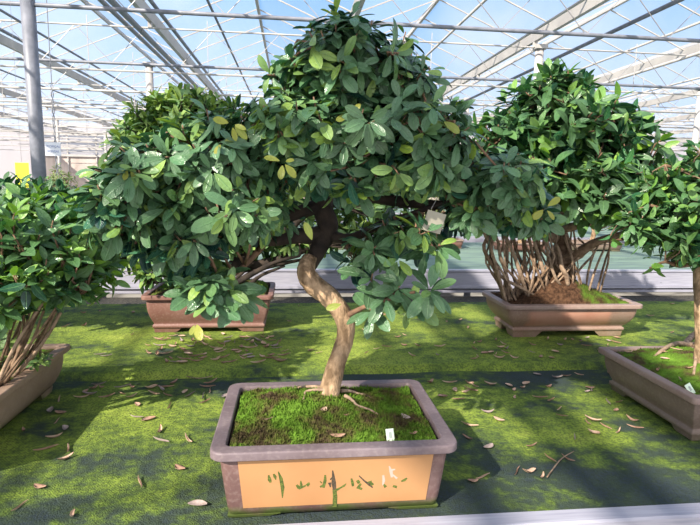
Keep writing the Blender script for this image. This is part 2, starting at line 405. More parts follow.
# ------------------------------------------------------------ benches
BX0, BX1 = -6.0, 8.0
b = empty('growing_bench', (0, 1.12, 0)); tag(b, 'long aluminium growing bench in front carrying the large bonsai pots', 'bench')
g = MB(); g.box((BX0, .04, .70), (BX1, 2.33, .745)); g.build('tray', M_alu, b)
g = MB(); prof = [(-.004, .655), (-.004, .752), (.0, .758), (.045, .758), (.047, .754), (.047, .745), (.04, .745), (.04, .655)]
g.add([(BX0, p[0], p[1]) for p in prof]+[(BX1, p[0], p[1]) for p in prof], [(k, k+8, (k+1) % 8+8, (k+1) % 8) for k in range(8)]+[tuple(range(8)), tuple(range(15, 7, -1))])
g.build('edge_profile', M_alu, b)
for x in (-5, -2, 1, 4, 7):
    for y in (.3, 2.2): MB().box((x-.03, y-.03, 0), (x+.03, y+.03, .70)).build('leg', M_galv, b)

def sheet(name, x0, x1, y0, y1, z, m, nx, ny, amp, fr=0, lab=None, drop=0, cat='ground cloth'):
    # a cloth with a thickness; front edge rolled down by drop
    rows = []
    ys = list(np.linspace(y0, y1, ny)); V = []
    if drop: prof = [(y0-.035, z-drop+.001), (y0-.022, z-drop*.55), (y0-.01, z-drop*.12)]+[(y, z) for y in ys]
    else: prof = [(y, z) for y in ys]
    xs = np.linspace(x0, x1, nx)
    for j, (y, zz) in enumerate(prof):
        for i, x in enumerate(xs):
            w = amp*(math.sin(x*7+y*9)*.5+math.sin(x*17-y*5+1)*.3+random.uniform(-.3, .3))
            yy = y+(.012*math.sin(x*2.3)+.006*math.sin(x*11) if fr and y < y0+.05 else 0)
            V.append((x, yy, max(zz+w, z-drop if drop else zz-amp)))
    F = [(j*nx+i, j*nx+i+1, (j+1)*nx+i+1, (j+1)*nx+i) for j in range(len(prof)-1) for i in range(nx-1)]
    g = MB(); g.add(V, F)
    o = g.build(name, m, None, True); tag(o, lab, cat); return o
g = MB().box((BX0, 1.168, .745), (BX1, 2.2, .750))
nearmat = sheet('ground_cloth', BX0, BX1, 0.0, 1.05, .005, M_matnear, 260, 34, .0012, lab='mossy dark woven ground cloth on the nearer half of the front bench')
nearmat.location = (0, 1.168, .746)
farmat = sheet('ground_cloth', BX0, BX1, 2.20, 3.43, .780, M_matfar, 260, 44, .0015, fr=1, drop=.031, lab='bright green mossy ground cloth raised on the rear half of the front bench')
g = MB().box((BX0, 2.21, .745), (BX1, 3.44, .775)); o = g.build('rear_tray', M_alu, None); o.parent = b; o.location = (0, -1.12, 0)
# dark strip filling the gap behind the rear cloth
o = MB().box((BX0, 3.46, .70), (BX1, 3.90, .72)).build('gap_strip', M_gapstrip); tag(o, 'dark strip in the gap behind the front bench', 'gravel strip')
for x in (-5, 7): MB().box((x, 3.55, 0), (x+.1, 3.82, .70)).build('support', M_galv, o)
# second bench
b2 = empty('growing_bench', (0, 3.92, 0)); tag(b2, 'second aluminium bench behind, with a broad pale lilac side rail', 'bench')
g = MB(); prof = [(0, .80), (0, .905), (-.008, .912), (-.008, .924), (.05, .924), (.05, .78), (-.012, .78), (-.012, .80)]
g.add([(-7, p[0], p[1]) for p in prof]+[(10, p[0], p[1]) for p in prof], [(k, k+8, (k+1) % 8+8, (k+1) % 8) for k in range(8)]+[tuple(range(8)), tuple(range(15, 7, -1))])
g.build('side_rail', M_alu, b2)
g = MB().box((-7, .0, .745), (10, .03, .765)); g.build('lower_lip', M_alu, b2)
for x in (-1.7, .83, 1.16, 3.0, 4.4):
    for z in (.825, .885): MB().tube([(x, -.004, z), (x, .002, z)], .004, 8).build('screw', M_pipe, b2)
MB().box((-7, .05, .85), (10, 2.02, .915)).build('tray', M_alu, b2)
MB().box((-7, .052, .916), (10, 2.02, .921)).build('fabric', M_matnext, b2)
for x in (-6, -2, 2, 6, 9):
    for y in (.3, 1.8): MB().box((x-.03, y-.03, 0), (x+.03, y+.03, .85)).build('leg', M_galv, b2)
far_b = []
for i, (y, w) in enumerate(((6.62, 2.15), (9.42, 2.15), (12.22, 2.15), (15.02, 2.15))):
    bb = empty('growing_bench', (0, y, 0)); tag(bb, 'plain pale bench farther back, ' + ['third', 'fourth', 'fifth', 'sixth'][i] + ' from the camera', 'bench')
    MB().box((-12, 0, .82), (16, w, .92)).build('tray', M_alu, bb); MB().box((-12, .05, .921), (16, w, .925)).build('fabric', M_matnext, bb)
    for x in (-11, -5, 1, 7, 13): MB().box((x-.03, .3, 0), (x+.03, .36, .82)).build('leg', M_galv, bb); MB().box((x-.03, w-.3, 0), (x+.03, w-.24, .82)).build('leg', M_galv, bb)

# ------------------------------------------------------------ pots
def rrect(hx, hy, r, z, n=5):
    pts = []
    r = max(min(r, hx*.95, hy*.95), .002)
    for (sx, sy, a0) in ((1, 1, 0), (-1, 1, 90), (-1, -1, 180), (1, -1, 270)):
        for k in range(n+1):
            a = rad(a0+90*k/n); pts.append((sx*(hx-r)+r*math.cos(a), sy*(hy-r)+r*math.sin(a), z))
    return pts
def loft(prof, hx, hy, r):     # prof: (inset, z)
    g = MB(); loops = [rrect(hx-i, hy-i, max(r-i*.5, .004), z) for i, z in prof]; n = len(loops[0])
    V = [p for l in loops for p in l]
    F = [(j*n+k, j*n+(k+1) % n, (j+1)*n+(k+1) % n, (j+1)*n+k) for j in range(len(loops)-1) for k in range(n)]
    F.append(tuple(range(n-1, -1, -1))); F.append(tuple((len(loops)-1)*n+k for k in range(n)))
    return g.add(V, F)
def make_pot(x, y, z, w, d, h, mb, mr, lab, feet=.03, belly=.02, lip=.04, rimh=.022, ovh=.022, taper=.06, corner=.03, moulding=True, soil=.03):
    r = empty('bonsai_pot', (x, y, z)); tag(r, lab, 'plant pot', 'rectangular clay bonsai pots')
    hx, hy = w/2, d/2
    pr = [(taper+.012, feet), (taper, feet+.002)]
    if moulding: pr += [(taper-.010, feet+.006), (taper-.010, feet+.020), (taper-.002, feet+.024), (taper-.002, feet+.028)]
    zb = pr[-1][1]; zt = h-rimh
    for t in (.12, .3, .5, .7, .85, 1): pr.append((taper-.002+(ovh-taper+.002)*(t**.8*.6+t*.4)-belly*.5*math.sin(math.pi*t), zb+(zt-zb)*t))
    pr += [(lip, zt), (lip+.004, h-soil-.03), (lip+.01, h-soil-.05)]
    o = loft(pr, hx, hy, corner).build('body', mb, r, True)
    pr = [(ovh-.001, h-rimh), (.002, h-rimh), (0, h-rimh+.002), (0, h-.005), (.0015, h-.0015), (.005, h), (lip-.004, h), (lip-.001, h-.0015), (lip, h-.01), (lip+.001, h-rimh)]
    g = MB(); loops = [rrect(hx-i, hy-i, max(corner-i*.5, .004), zz) for i, zz in pr]; n = len(loops[0])
    g.add([p for l in loops for p in l], [(j*n+k, j*n+(k+1) % n, ((j+1) % len(pr))*n+(k+1) % n, ((j+1) % len(pr))*n+k) for j in range(len(pr)) for k in range(n)])
    o = g.build('rim', mr, r, True); wn = o.modifiers.new('wn', 'WEIGHTED_NORMAL'); wn.keep_sharp = False
    for sx in (-1, 1):
        for sy in (-1, 1):
            g = MB(); cx, cy = sx*(hx-taper+.004), sy*(hy-taper+.004)
            a, bb = .13*w/.7, .09
            P2 = [(0, 0), (a, 0), (a*.92, .0), (a*.75, .035), (.04, .04), (.035, bb*.75), (.0, bb)]
            top = [(0, 0), (a*1.15, 0), (a*1.1, .035), (.05, .045), (.04, bb), (0, bb*1.1)]
            bot = [(0.004, 0.004), (a*.9, 0.004), (a*.85, .03), (.045, .04), (.035, bb*.85), (0.004, bb*.9)]
            V = [(cx-sx*p[0], cy-sy*p[1], 0) for p in bot]+[(cx-sx*p[0], cy-sy*p[1], feet+.004) for p in top]
            F = [(k, (k+1) % 6, 6+(k+1) % 6, 6+k) for k in range(6)]+[tuple(range(5, -1, -1)), tuple(range(6, 12))]
            if sx*sy > 0: pass
            g.add(V, F); g.build('foot', mb, r)
    return r
potC = make_pot(.110, 1.387, .7535, .605, .445, .191, M_potC, M_rimC, 'purple-brown clay pot with an orange inscribed panel, at front centre', feet=.004, taper=.042, belly=.0, lip=.037, moulding=False, corner=.035, ovh=.02)
salmon(M_potBR)
potBR = make_pot(1.475, 2.71, .7825, .76, .39, .188, M_potBR, M_rimBR, 'rust-red footed clay pot at right rear holding the tree with aerial roots', feet=.028, taper=.075, belly=.03, lip=.04, corner=.035)
potBL = make_pot(-.43, 2.90, .7825, .67, .40, .205, M_potBL, M_potBL, 'red-brown clay pot at left rear behind hanging leaves', feet=.02, taper=.055, belly=.02, lip=.03, corner=.03)
potL = make_pot(-1.18, 1.735, .7535, .64, .74, .175, M_potL, M_potL, 'pinkish tan clay pot cut off by the left edge of the picture', feet=.02, taper=.06, belly=.02, lip=.035, corner=.02, moulding=False)
potR = make_pot(1.665, 1.715, .7535, .80, .54, .168, M_potR, M_rimBR, 'taupe clay pot cut off by the right edge of the picture', feet=.015, taper=.05, belly=.015, lip=.035, corner=.015)

# inscribed panel on front of central pot: lies on the sloping front wall
zt, zb, yt, yb = .160, .028, -(.2225-.0222), -(.2225-.0395)
def wallpt(u, v):      # point of the sloping front wall below a pixel (in pot space)
    a = Vector((0, yt, zt)); u_ = (a-Vector((0, yb, zb))).normalized(); n = Vector((1, 0, 0)).cross(u_)
    d = rt2*((u-350)/FPX) + up2*((262.5-v)/FPX) + fw
    c = Vector((0, 0, CZ))-Vector((.110, 1.387, .7535))
    return c+d*((a-c).dot(n)/d.dot(n))
def wp(x, t, off):   # x in pot space, t 0..1 down the panel
    y = yt+(yb-yt)*t; z = zt+(zb-zt)*t
    return (x, y-off, z)
g = MB(); nx, nz = 20, 6
for off in (.0045, -.004):
    for j in range(nz+1):
        for i in range(nx+1):
            tt = j/nz; hw = .238-.010*tt
            g.v.append(wp(-hw+2*hw*i/nx+.002, tt, off))
n1 = (nx+1)*(nz+1)
for j in range(nz):
    for i in range(nx):
        a = j*(nx+1)+i; g.f.append((a, a+nx+1, a+nx+2, a+1)); 
for i in range(nx):
    g.f.append((i, i+1, n1+i+1, n1+i)); q = nz*(nx+1)+i; g.f.append((q, n1+q, n1+q+1, q+1))
for j in range(nz):
    a = j*(nx+1); g.f.append((a, n1+a, n1+a+nx+1, a+nx+1)); a += nx; g.f.append((a, a+nx+1, n1+a+nx+1, n1+a))
panel = g.build('front_panel', M_panel, potC, False); panel['label'] = 'orange glazed panel'
# strokes, in crop coordinates (x/4.375+260, y/4.375+450)
def stroke(pts, wd):
    out = []
    Q = [wallpt(p[0]/4.375+260, p[1]/4.375+450) for p in pts]
    fac = 1.35/4.375/525*1.2
    V, F = [], []
    for i, p in enumerate(Q):
        d = (Q[min(i+1, len(Q)-1)]-Q[max(i-1, 0)]).normalized()
        n = Vector((0, -.98, -.19)); s = d.cross(n).normalized()*wd[i]*.5*fac
        t = (zt-p.z)/(zt-zb); yy = yt+(yb-yt)*t-.0048
        for q in (p-s, p+s): V.append((q.x, yy, q.z))
        for q in (p-s, p+s): V.append((q.x, yy+.002, q.z))
    for i in range(len(Q)-1):
        a = i*4; F += [(a, a+1, a+5, a+4), (a, a+4, a+6, a+2), (a+1, a+3, a+7, a+5)]
    F += [(0, 2, 3, 1), (len(V)-4, len(V)-3, len(V)-1, len(V)-2)]
    return V, F
CHARS = [
 ('green', [([(38, 105), (42, 125), (47, 138)], [5, 13, 7]), ([(60, 100), (66, 112), (70, 126)], [6, 11, 3]), ([(80, 90), (92, 120), (99, 160), (98, 205)], [4, 12, 13, 3])]),
 ('green', [([(160, 148), (170, 160), (176, 166)], [8, 12, 6]), ([(178, 130), (180, 148), (178, 164)], [4, 10, 6]), ([(174, 163), (190, 155), (200, 150)], [8, 7, 6]), ([(203, 150), (212, 143), (216, 138)], [14, 11, 4])]),
 ('green', [([(262, 157), (276, 150)], [6, 10]), ([(285, 105), (284, 130), (276, 160)], [6, 11, 10]), ([(262, 132), (270, 140)], [3, 5]), ([(325, 165), (328, 200), (326, 244)], [14, 16, 16]), ([(334, 170), (352, 160), (366, 152), (376, 142)], [10, 6, 8, 3])]),
 ('brown', [([(317, 85), (320, 110), (322, 140), (326, 170)], [4, 10, 16, 12]), ([(304, 138), (308, 158)], [12, 4]), ([(306, 125), (316, 118)], [4, 8])]),
 ('green', [([(399, 120), (404, 140), (406, 154)], [6, 11, 8]), ([(424, 128), (434, 140)], [10, 13]), ([(440, 142), (428, 160), (446, 166)], [8, 14, 10]), ([(470, 138), (484, 132), (490, 150)], [6, 16, 12])]),
 ('brown', [([(432, 108), (455, 130), (476, 146), (492, 160)], [4, 6, 9, 4])]),
 ('white', [([(538, 106), (540, 130), (536, 150)], [7, 10, 4]), ([(564, 66), (572, 90), (576, 115)], [4, 12, 8]), ([(572, 84), (590, 80)], [8, 4]), ([(580, 104), (598, 120)], [5, 8])]),
 ('green', [([(540, 145), (549, 158)], [6, 12]), ([(580, 152), (598, 156)], [10, 13]), ([(616, 133), (630, 126), (642, 118)], [5, 12, 4])]),
]
for colr, strokes in CHARS:
    g = MB()
    for pts, wd in strokes: g.add(*stroke(pts, wd))
    o = g.build('inscribed_character', {'green': M_inscr, 'brown': M_inbrown, 'white': M_inwhite}[colr], panel)

# ------------------------------------------------------------ moss and soil mounds
def mound(name, pot, w, d, h, bumpf, m, lab, cx=0, cy=0, nx=70, ny=50, tufts=2500, tuft_h=.006, kind='stuff', cat='moss', seed=1, lipi=.041, edge=None):
    rg = np.random.default_rng(seed); loc = pot.location
    hx, hy = w/2-lipi-.002, d/2-lipi-.002
    ph = rg.uniform(0, 6, 12)
    def hz(x, y):
        b_ = bumpf(x, y)
        e_ = min(1, (hx-abs(x))/.03)*min(1, (hy-abs(y))/.03)
        b_ = edge_z + (b_-edge_z)*max(0, e_)**.6
        b_ += .004*math.sin(x*40+ph[0])*math.sin(y*47+ph[1])+.0025*math.sin(x*95+ph[2]+y*30)*math.sin(y*110+ph[3])
        return b_
    edge_z = edge if edge is not None else h-.012
    V = []
    for j in range(ny):
        for i in range(nx):
            x = -hx+2*hx*i/(nx-1); y = -hy+2*hy*j/(ny-1)
            V.append((x, y, hz(x, y)+rg.uniform(-.0015, .0015)))
    F = [(j*nx+i, j*nx+i+1, (j+1)*nx+i+1, (j+1)*nx+i) for j in range(ny-1) for i in range(nx-1)]
    n0 = len(V)
    for i, (a, bb) in enumerate(zip(rg.uniform(-1, 1, tufts), rg.uniform(-1, 1, tufts))):
        x, y = a*hx*.985, bb*hy*.985; z = hz(x, y); s = tuft_h*rg.uniform(.5, 1.3); th = rg.uniform(0, 6.28)
        dx, dy = math.cos(th)*s*.35, math.sin(th)*s*.35; lx, ly = rg.normal(0, s*.4, 2)
        k = len(V); V += [(x-dx, y-dy, z-.002), (x+dx, y+dy, z-.002), (x+lx, y+ly, z+s)]; F.append((k, k+1, k+2))
    g = MB(); g.add(V, F); o = g.build(name, m, None, True); o.location = loc
    tag(o, lab, cat, None, kind); return o, hz
def gauss(x, y, cx, cy, s): return math.exp(-((x-cx)**2+(y-cy)**2)/(2*s*s))
mC, hzC = mound('moss_cover', potC, .605, .445, .191, lambda x, y: .178+.040*gauss(x, y, -.03, .04, .09)+.018*gauss(x, y, -.17, .06, .05)+.012*gauss(x, y, -.13, -.02, .08)+.012*gauss(x, y, .14, 0, .08), M_moss,
      'bright green moss mounded over the soil of the central inscribed pot', tufts=14000, nx=110, ny=80, tuft_h=.008)
mBR, hzBR = mound('moss_cover', potBR, .76, .39, .188, lambda x, y: .185+.145*gauss(x, y, -.03, .03, .11)+.035*gauss(x, y, .17, 0, .10), M_heap,
      'moss and dark soil heaped under the aerial roots of the right rear tree', tufts=3000, seed=2)
mBL, hzBL = mound('moss_cover', potBL, .67, .40, .205, lambda x, y: .20+.05*gauss(x, y, .12, 0, .15)+.02*gauss(x, y, -.15, 0, .1), M_moss, 'moss in the left rear red-brown pot', tufts=2500, seed=3, lipi=.033)
mL, hzL = mound('moss_cover', potL, .64, .74, .175, lambda x, y: .165+.03*gauss(x, y, 0, 0, .15), M_moss, 'moss in the pinkish pot at the left edge', tufts=2500, seed=4, lipi=.037)
mR, hzR = mound('moss_cover', potR, .80, .54, .168, lambda x, y: .160+.06*gauss(x, y, -.12, .02, .13), M_moss, 'moss in the taupe pot at the right edge', tufts=5000, seed=5, lipi=.037)

# ------------------------------------------------------------ foliage
def leaf_template(ws, droop, fold):
    ts = [0, .12, .3, .52, .76, .92, 1.0]
    V, UV = [], []
    for t, w in zip(ts, ws):
        for s in (-1, 0, 1):
            V.append((t, s*w*.5, fold*abs(s)*w*.5-droop*t*t+.02*(s == 0)*0)); UV.append((t, .5+s*.5))
    F = []
    for j in range(len(ts)-1):
        for i in range(2): a = j*3+i; F.append((a, a+1, a+4, a+3))
    return np.array(V), np.array(UV), np.array(F)
T_RH = leaf_template([.05, .38, .74, 1.0, .92, .55, .05], .12, .24)
T_FI = leaf_template([.04, .58, .94, 1.0, .72, .36, .03], .14, .30)

def norm(a): return a/np.maximum(np.linalg.norm(a, axis=-1, keepdims=True), 1e-9)
def foliage(name, shoots, tmpl, mtl, parent, leaf=.065, ratio=.40, nleaf=8, spread=0.0, inner=(30, 60), outer=(80, 105), grav=.25, sizevar=.18, seed=0, tonebias=0.0, face=None):
    """shoots: array n x 6 (tip position, axis)"""
    rg = np.random.default_rng(seed)
    pos = shoots[:, :3]; ax = norm(shoots[:, 3:6]); n = len(pos)
    stone = rg.normal(0, .12, n)
    cnt = rg.integers(nleaf-2, nleaf+2, n); idx = np.repeat(np.arange(n), cnt); k = np.concatenate([np.arange(c) for c in cnt]); tot = len(idx)
    frac = k/np.maximum(cnt[idx]-1, 1)                # 0 outer/basal .. 1 inner/apical
    A = ax[idx]; h = np.where(np.abs(A[:, 2:3]) < .9, np.array([[0, 0, 1.]]), np.array([[1., 0, 0]]))
    e1 = norm(np.cross(A, h)); e2 = np.cross(A, e1)
    phi = k*2.39996+rg.uniform(0, 6.28, n)[idx]+rg.normal(0, .15, tot)
    th = np.radians((1-frac)*rg.uniform(*outer, tot)+frac*rg.uniform(*inner, tot))[:, None]
    d = np.cos(th)*A+np.sin(th)*(np.cos(phi)[:, None]*e1+np.sin(phi)[:, None]*e2)
    d = norm(d+np.array([[0, 0, -1.]])*grav*rg.uniform(.4, 1.6, tot)[:, None])
    nn = norm(A-(A*d).sum(1, keepdims=True)*d+rg.normal(0, .18, (tot, 3))+np.array([[0, 0, .25]])); nn = norm(nn-(nn*d).sum(1, keepdims=True)*d)
    if face is not None: pass
    sd_ = np.cross(nn, d)
    ln = leaf*(1-.35*frac)*rg.uniform(1-sizevar, 1+sizevar, tot); wd = ln*ratio*rg.uniform(.85, 1.15, tot)
    org = pos[idx]-A*(spread*(1-frac))[:, None]+d*(.008)
    TV, TU, TF = tmpl
    dro = rg.uniform(.2, 2.6, tot)
    X = TV[:, 0][None]*ln[:, None]; Yv = TV[:, 1][None]*wd[:, None]; Zf = (TV[:, 2][None]+.0)
    base_dro = -TV[:, 0]**2*(-TV[-2, 2])           # droop component
    Z = (Zf-base_dro[None])*wd[:, None]+base_dro[None]*dro[:, None]*ln[:, None]
    V = org[:, None]+X[..., None]*d[:, None]+Yv[..., None]*sd_[:, None]+Z[..., None]*nn[:, None]
    nv = len(TV); V = V.reshape(-1, 3)
    F = (TF[None]+(np.arange(tot)*nv)[:, None, None]).reshape(-1, 4)
    tone = np.clip(.34+stone[idx]*1.6+rg.normal(0, .24, tot)+frac**4*.28+tonebias+(rg.random(tot) < .04)*.3, 0, 1)
    me = bpy.data.meshes.new(name)
    me.vertices.add(len(V)); me.vertices.foreach_set('co', V.astype(np.float32).ravel())
    me.loops.add(F.size); me.loops.foreach_set('vertex_index', F.astype(np.int32).ravel())
    me.polygons.add(len(F)); me.polygons.foreach_set('loop_start', np.arange(0, F.size, 4, dtype=np.int32)); me.polygons.foreach_set('loop_total', np.full(len(F), 4, dtype=np.int32))
    me.polygons.foreach_set('use_smooth', np.ones(len(F), dtype=bool))
    uv = me.uv_layers.new(name='UVMap'); U = np.tile(TU, (tot, 1))[F.ravel()]; uv.data.foreach_set('uv', U.astype(np.float32).ravel())
    at = me.attributes.new('tone', 'FLOAT', 'POINT'); at.data.foreach_set('value', np.repeat(tone, nv).astype(np.float32))
    me.update(calc_edges=True); me.materials.append(mtl)
    o = bpy.data.objects.new(name, me); COL.objects.link(o)
    if parent: o.parent = parent
    return o

def pad_shoots(pads, rg, lump=.16, upw=.55, shell=.7, jit=.35):
    out = []
    for (c, r, n) in pads:
        c = np.array(c); r = np.array(r)
        d = norm(rg.normal(0, 1, (n, 3)))
        ph = rg.uniform(0, 6.28, 6)
        lum = 1+lump*(np.sin(d[:, 0]*6+ph[0])*np.sin(d[:, 2]*5+ph[1])+.7*np.sin(d[:, 1]*9+ph[2]+d[:, 0]*7)*np.sin(d[:, 2]*11+ph[3]))
        f = np.where(rg.random(n) < shell, rg.uniform(.82, 1.04, n), rg.uniform(.35, .85, n))*lum
        p = c+d*r*f[:, None]
        a = norm(norm(d/r)*.9+np.array([0, 0, upw])+rg.normal(0, jit, (n, 3)))
        out.append(np.concatenate([p, a], 1))
    return np.concatenate(out)
def in_pot_space(pads, loc): return [((c[0]-loc[0], c[1]-loc[1], c[2]-loc[2]), r, n) for c, r, n in pads]

def twigs(name, shoots, hubs, mtl, parent, frac=.5, r=.003, rg=None, sag=.03):
    g = MB(); H = [Vector(h) for h in hubs]
    for s in shoots:
        if rg.random() > frac: continue
        p = Vector(s[:3]); a = Vector(s[3:6]).normalized()
        h = min(H, key=lambda q: (q-p).length); L_ = (p-h).length
        if L_ > .45: h = p+(h-p)*(.45/L_)
        mid = h.lerp(p, .55)+Vector(rg.normal(0, .012, 3))+Vector((0, 0, -sag*L_))
        g.tube([h, mid, p-a*.02, p+a*.01], [r*1.7, r*1.2, r*.8, r*.6], 5)
    return g.build(name, mtl, parent, True)

def rel(pts, loc): return [Vector(p)-Vector(loc) for p in pts]

def pxpads(lst):
    out = []
    for (u, v, Y, ru, rv, rdep, n) in lst:
        c = P(u, v, Y); s = Y/FPX
        out.append((tuple(c), (ru*s, rdep, rv*s), n))
    return out

# ---------------- central tree
BC = Vector((.11, 1.44, .7535+.20))
tC = empty('bonsai_tree', BC); tag(tC, 'tall bonsai in the central inscribed pot, curved tan trunk and drooping glossy dark leaves', 'bonsai tree', 'bonsai trees')
def tp(l, loc): return [P(*q)-loc for q in l]
tr = tp([(327, 405, 1.435), (331, 385, 1.44), (337, 362, 1.46), (345, 338, 1.49), (344, 318, 1.49), (330, 298, 1.50), (314, 285, 1.51), (306, 272, 1.52), (310, 258, 1.55)], BC)
MB().tube(tr, [.036, .029, .026, .026, .028, .030, .030, .028, .022], 16, ns=.05, smooth=6).build('trunk', M_bark, tC, True)
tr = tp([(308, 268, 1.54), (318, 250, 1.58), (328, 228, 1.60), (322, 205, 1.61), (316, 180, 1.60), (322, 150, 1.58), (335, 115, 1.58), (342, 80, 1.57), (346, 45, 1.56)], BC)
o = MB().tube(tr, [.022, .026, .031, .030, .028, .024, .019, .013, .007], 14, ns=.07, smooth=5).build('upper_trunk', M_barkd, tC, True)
o['label'] = 'upper trunk with bark darkened for shade'
br_list = [
 ([(325, 235, 1.60), (300, 236, 1.60), (268, 240, 1.58), (225, 243, 1.55), (180, 250, 1.52), (140, 250, 1.48)], [.03, .024, .02, .017, .012, .006]),
 ([(322, 205, 1.60), (290, 215, 1.62), (255, 228, 1.62), (215, 225, 1.60), (170, 205, 1.55), (120, 200, 1.5)], [.022, .02, .017, .014, .011, .006]),
 ([(318, 190, 1.60), (345, 192, 1.58), (390, 200, 1.55), (440, 205, 1.52), (480, 200, 1.48), (515, 190, 1.45)], [.022, .02, .017, .014, .010, .006]),
 ([(328, 235, 1.60), (350, 238, 1.55), (380, 225, 1.5), (415, 213, 1.48), (450, 200, 1.45)], [.018, .014, .011, .009, .005]),
 ([(326, 150, 1.58), (360, 140, 1.50), (400, 130, 1.42), (440, 125, 1.38)], [.016, .012, .009, .005]),
 ([(322, 160, 1.58), (285, 150, 1.50), (240, 140, 1.45), (200, 150, 1.42)], [.016, .012, .009, .005]),
 ([(336, 100, 1.58), (370, 80, 1.52), (400, 65, 1.5)], [.012, .009, .005]),
 ([(338, 95, 1.58), (310, 75, 1.55), (285, 65, 1.52)], [.012, .009, .005]),
 ([(344, 318, 1.49), (362, 308, 1.44), (385, 300, 1.40), (415, 292, 1.37)], [.010, .007, .006, .004]),
 ([(268, 240, 1.58), (245, 265, 1.50), (222, 285, 1.45), (210, 300, 1.42)], [.010, .008, .006, .004]),
 ([(335, 130, 1.58), (345, 150, 1.45), (350, 165, 1.38)], [.012, .008, .005]),
]
hubs = []
for pts, rr in br_list:
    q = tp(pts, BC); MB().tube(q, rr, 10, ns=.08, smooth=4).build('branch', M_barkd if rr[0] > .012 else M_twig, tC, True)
    for a, b_ in zip(q[:-1], q[1:]): hubs += [b_, a.lerp(b_, .5)]
hubs += tr[4:]
rgC = np.random.default_rng(5)
padsC = pxpads([
 (352, 70, 1.52, 66, 40, .20, 145), (305, 86, 1.50, 36, 28, .14, 44), (400, 86, 1.50, 34, 30, .14, 42), (345, 38, 1.52, 38, 14, .10, 26),
 (350, 130, 1.45, 92, 32, .22, 140), (425, 150, 1.42, 42, 38, .15, 75), (345, 162, 1.42, 76, 28, .14, 80), (285, 130, 1.46, 46, 34, .18, 62), (450, 118, 1.47, 10, 18, .10, 10),
 (215, 158, 1.45, 62, 38, .18, 120), (150, 185, 1.42, 52, 38, .17, 95), (225, 200, 1.42, 56, 36, .16, 84), (118, 212, 1.40, 36, 28, .14, 42), (175, 232, 1.42, 50, 18, .12, 34), (265, 200, 1.52, 30, 26, .12, 24),
 (495, 178, 1.42, 40, 30, .14, 72), (518, 208, 1.42, 28, 20, .10, 34), (470, 208, 1.45, 28, 18, .10, 24),
 (408, 228, 1.45, 28, 10, .08, 11), (370, 246, 1.48, 20, 12, .08, 8), (425, 246, 1.43, 12, 6, .05, 2),
 (356, 258, 1.5, 8, 10, .05, 3), (212, 284, 1.42, 24, 12, .06, 13), (190, 262, 1.45, 26, 8, .06, 8),
])
# separate drooping rosettes low on the right and below the left bough: (u, v, Y)
HANG = [(372, 276, 1.40), (386, 296, 1.36), (398, 288, 1.38), (430, 290, 1.35), (412, 303, 1.39), (372, 310, 1.40), (438, 246, 1.40), (398, 258, 1.42),
        (195, 292, 1.40), (212, 300, 1.38), (228, 290, 1.40), (240, 296, 1.42), (204, 278, 1.44), (222, 276, 1.42)]
padsC = in_pot_space(padsC, BC)
shC = pad_shoots(padsC, rgC, upw=.5)
hg = []
for (u, v, Yq) in HANG:
    q = P(u, v, Yq)-BC; hg.append([q.x, q.y, q.z, rgC.uniform(-.3, .3), -.75, rgC.uniform(.3, .8)])
foliage('drooping_leaves', np.array(hg), T_RH, M_leaf, tC, leaf=.084, ratio=.42, nleaf=9, spread=.012, inner=(35, 60), outer=(80, 112), grav=.3, seed=22, tonebias=.06)
shT = np.concatenate([shC, np.array(hg)])
foliage('foliage', shC, T_RH, M_leaf, tC, leaf=.068, ratio=.43, nleaf=8, spread=.012, inner=(35, 60), outer=(85, 115), grav=.38, seed=21)
twigs('twig', shT, hubs, M_twig, tC, frac=.6, rg=rgC)
for (u, v) in ((232, 124), (313, 243), (350, 335/2.9+0), (441, 120), (545, 208), (196, 322), (222, 142), (128, 168), (344, 303), (283, 162)):
    p = P(u, v, 1.27)-BC; sh = np.array([[p.x, p.y, p.z, random.uniform(-.3, .3), -.8, random.uniform(-.2, .6)]])
    o = foliage('yellow_leaf', sh, T_RH, M_yel, tC, leaf=.042, ratio=.45, nleaf=3, inner=(50, 90), outer=(70, 100), grav=.8, seed=int(u)); o['label'] = 'yellowed leaves'
# surface roots on the moss
for k, (a, b_, c) in enumerate((((-.03, 0), (-.10, .06), (-.19, .05)), ((-.02, -.02), (-.08, -.01), (-.09, -.06)), ((.02, 0), (.07, .03), (.12, .0)), ((.03, -.03), (.06, -.07), (.12, -.09)))):
    off = (BC.x-.110, BC.y-1.387, BC.z-.7535)
    q = [Vector((p[0]+.012, p[1], hzC(p[0]+.012, p[1]+off[1]) - off[2] + dz)) for p, dz in zip((a, b_, c), (.012, .006, -.002))]
    MB().tube([q[0], q[0].lerp(q[1], .5)+Vector((0, 0, .004)), q[1], q[1].lerp(q[2], .5)+Vector((0, 0, .003)), q[2]], [.006, .0045, .0035, .003, .002], 7, ns=.15, smooth=3).build('surface_root', M_root, tC, True)

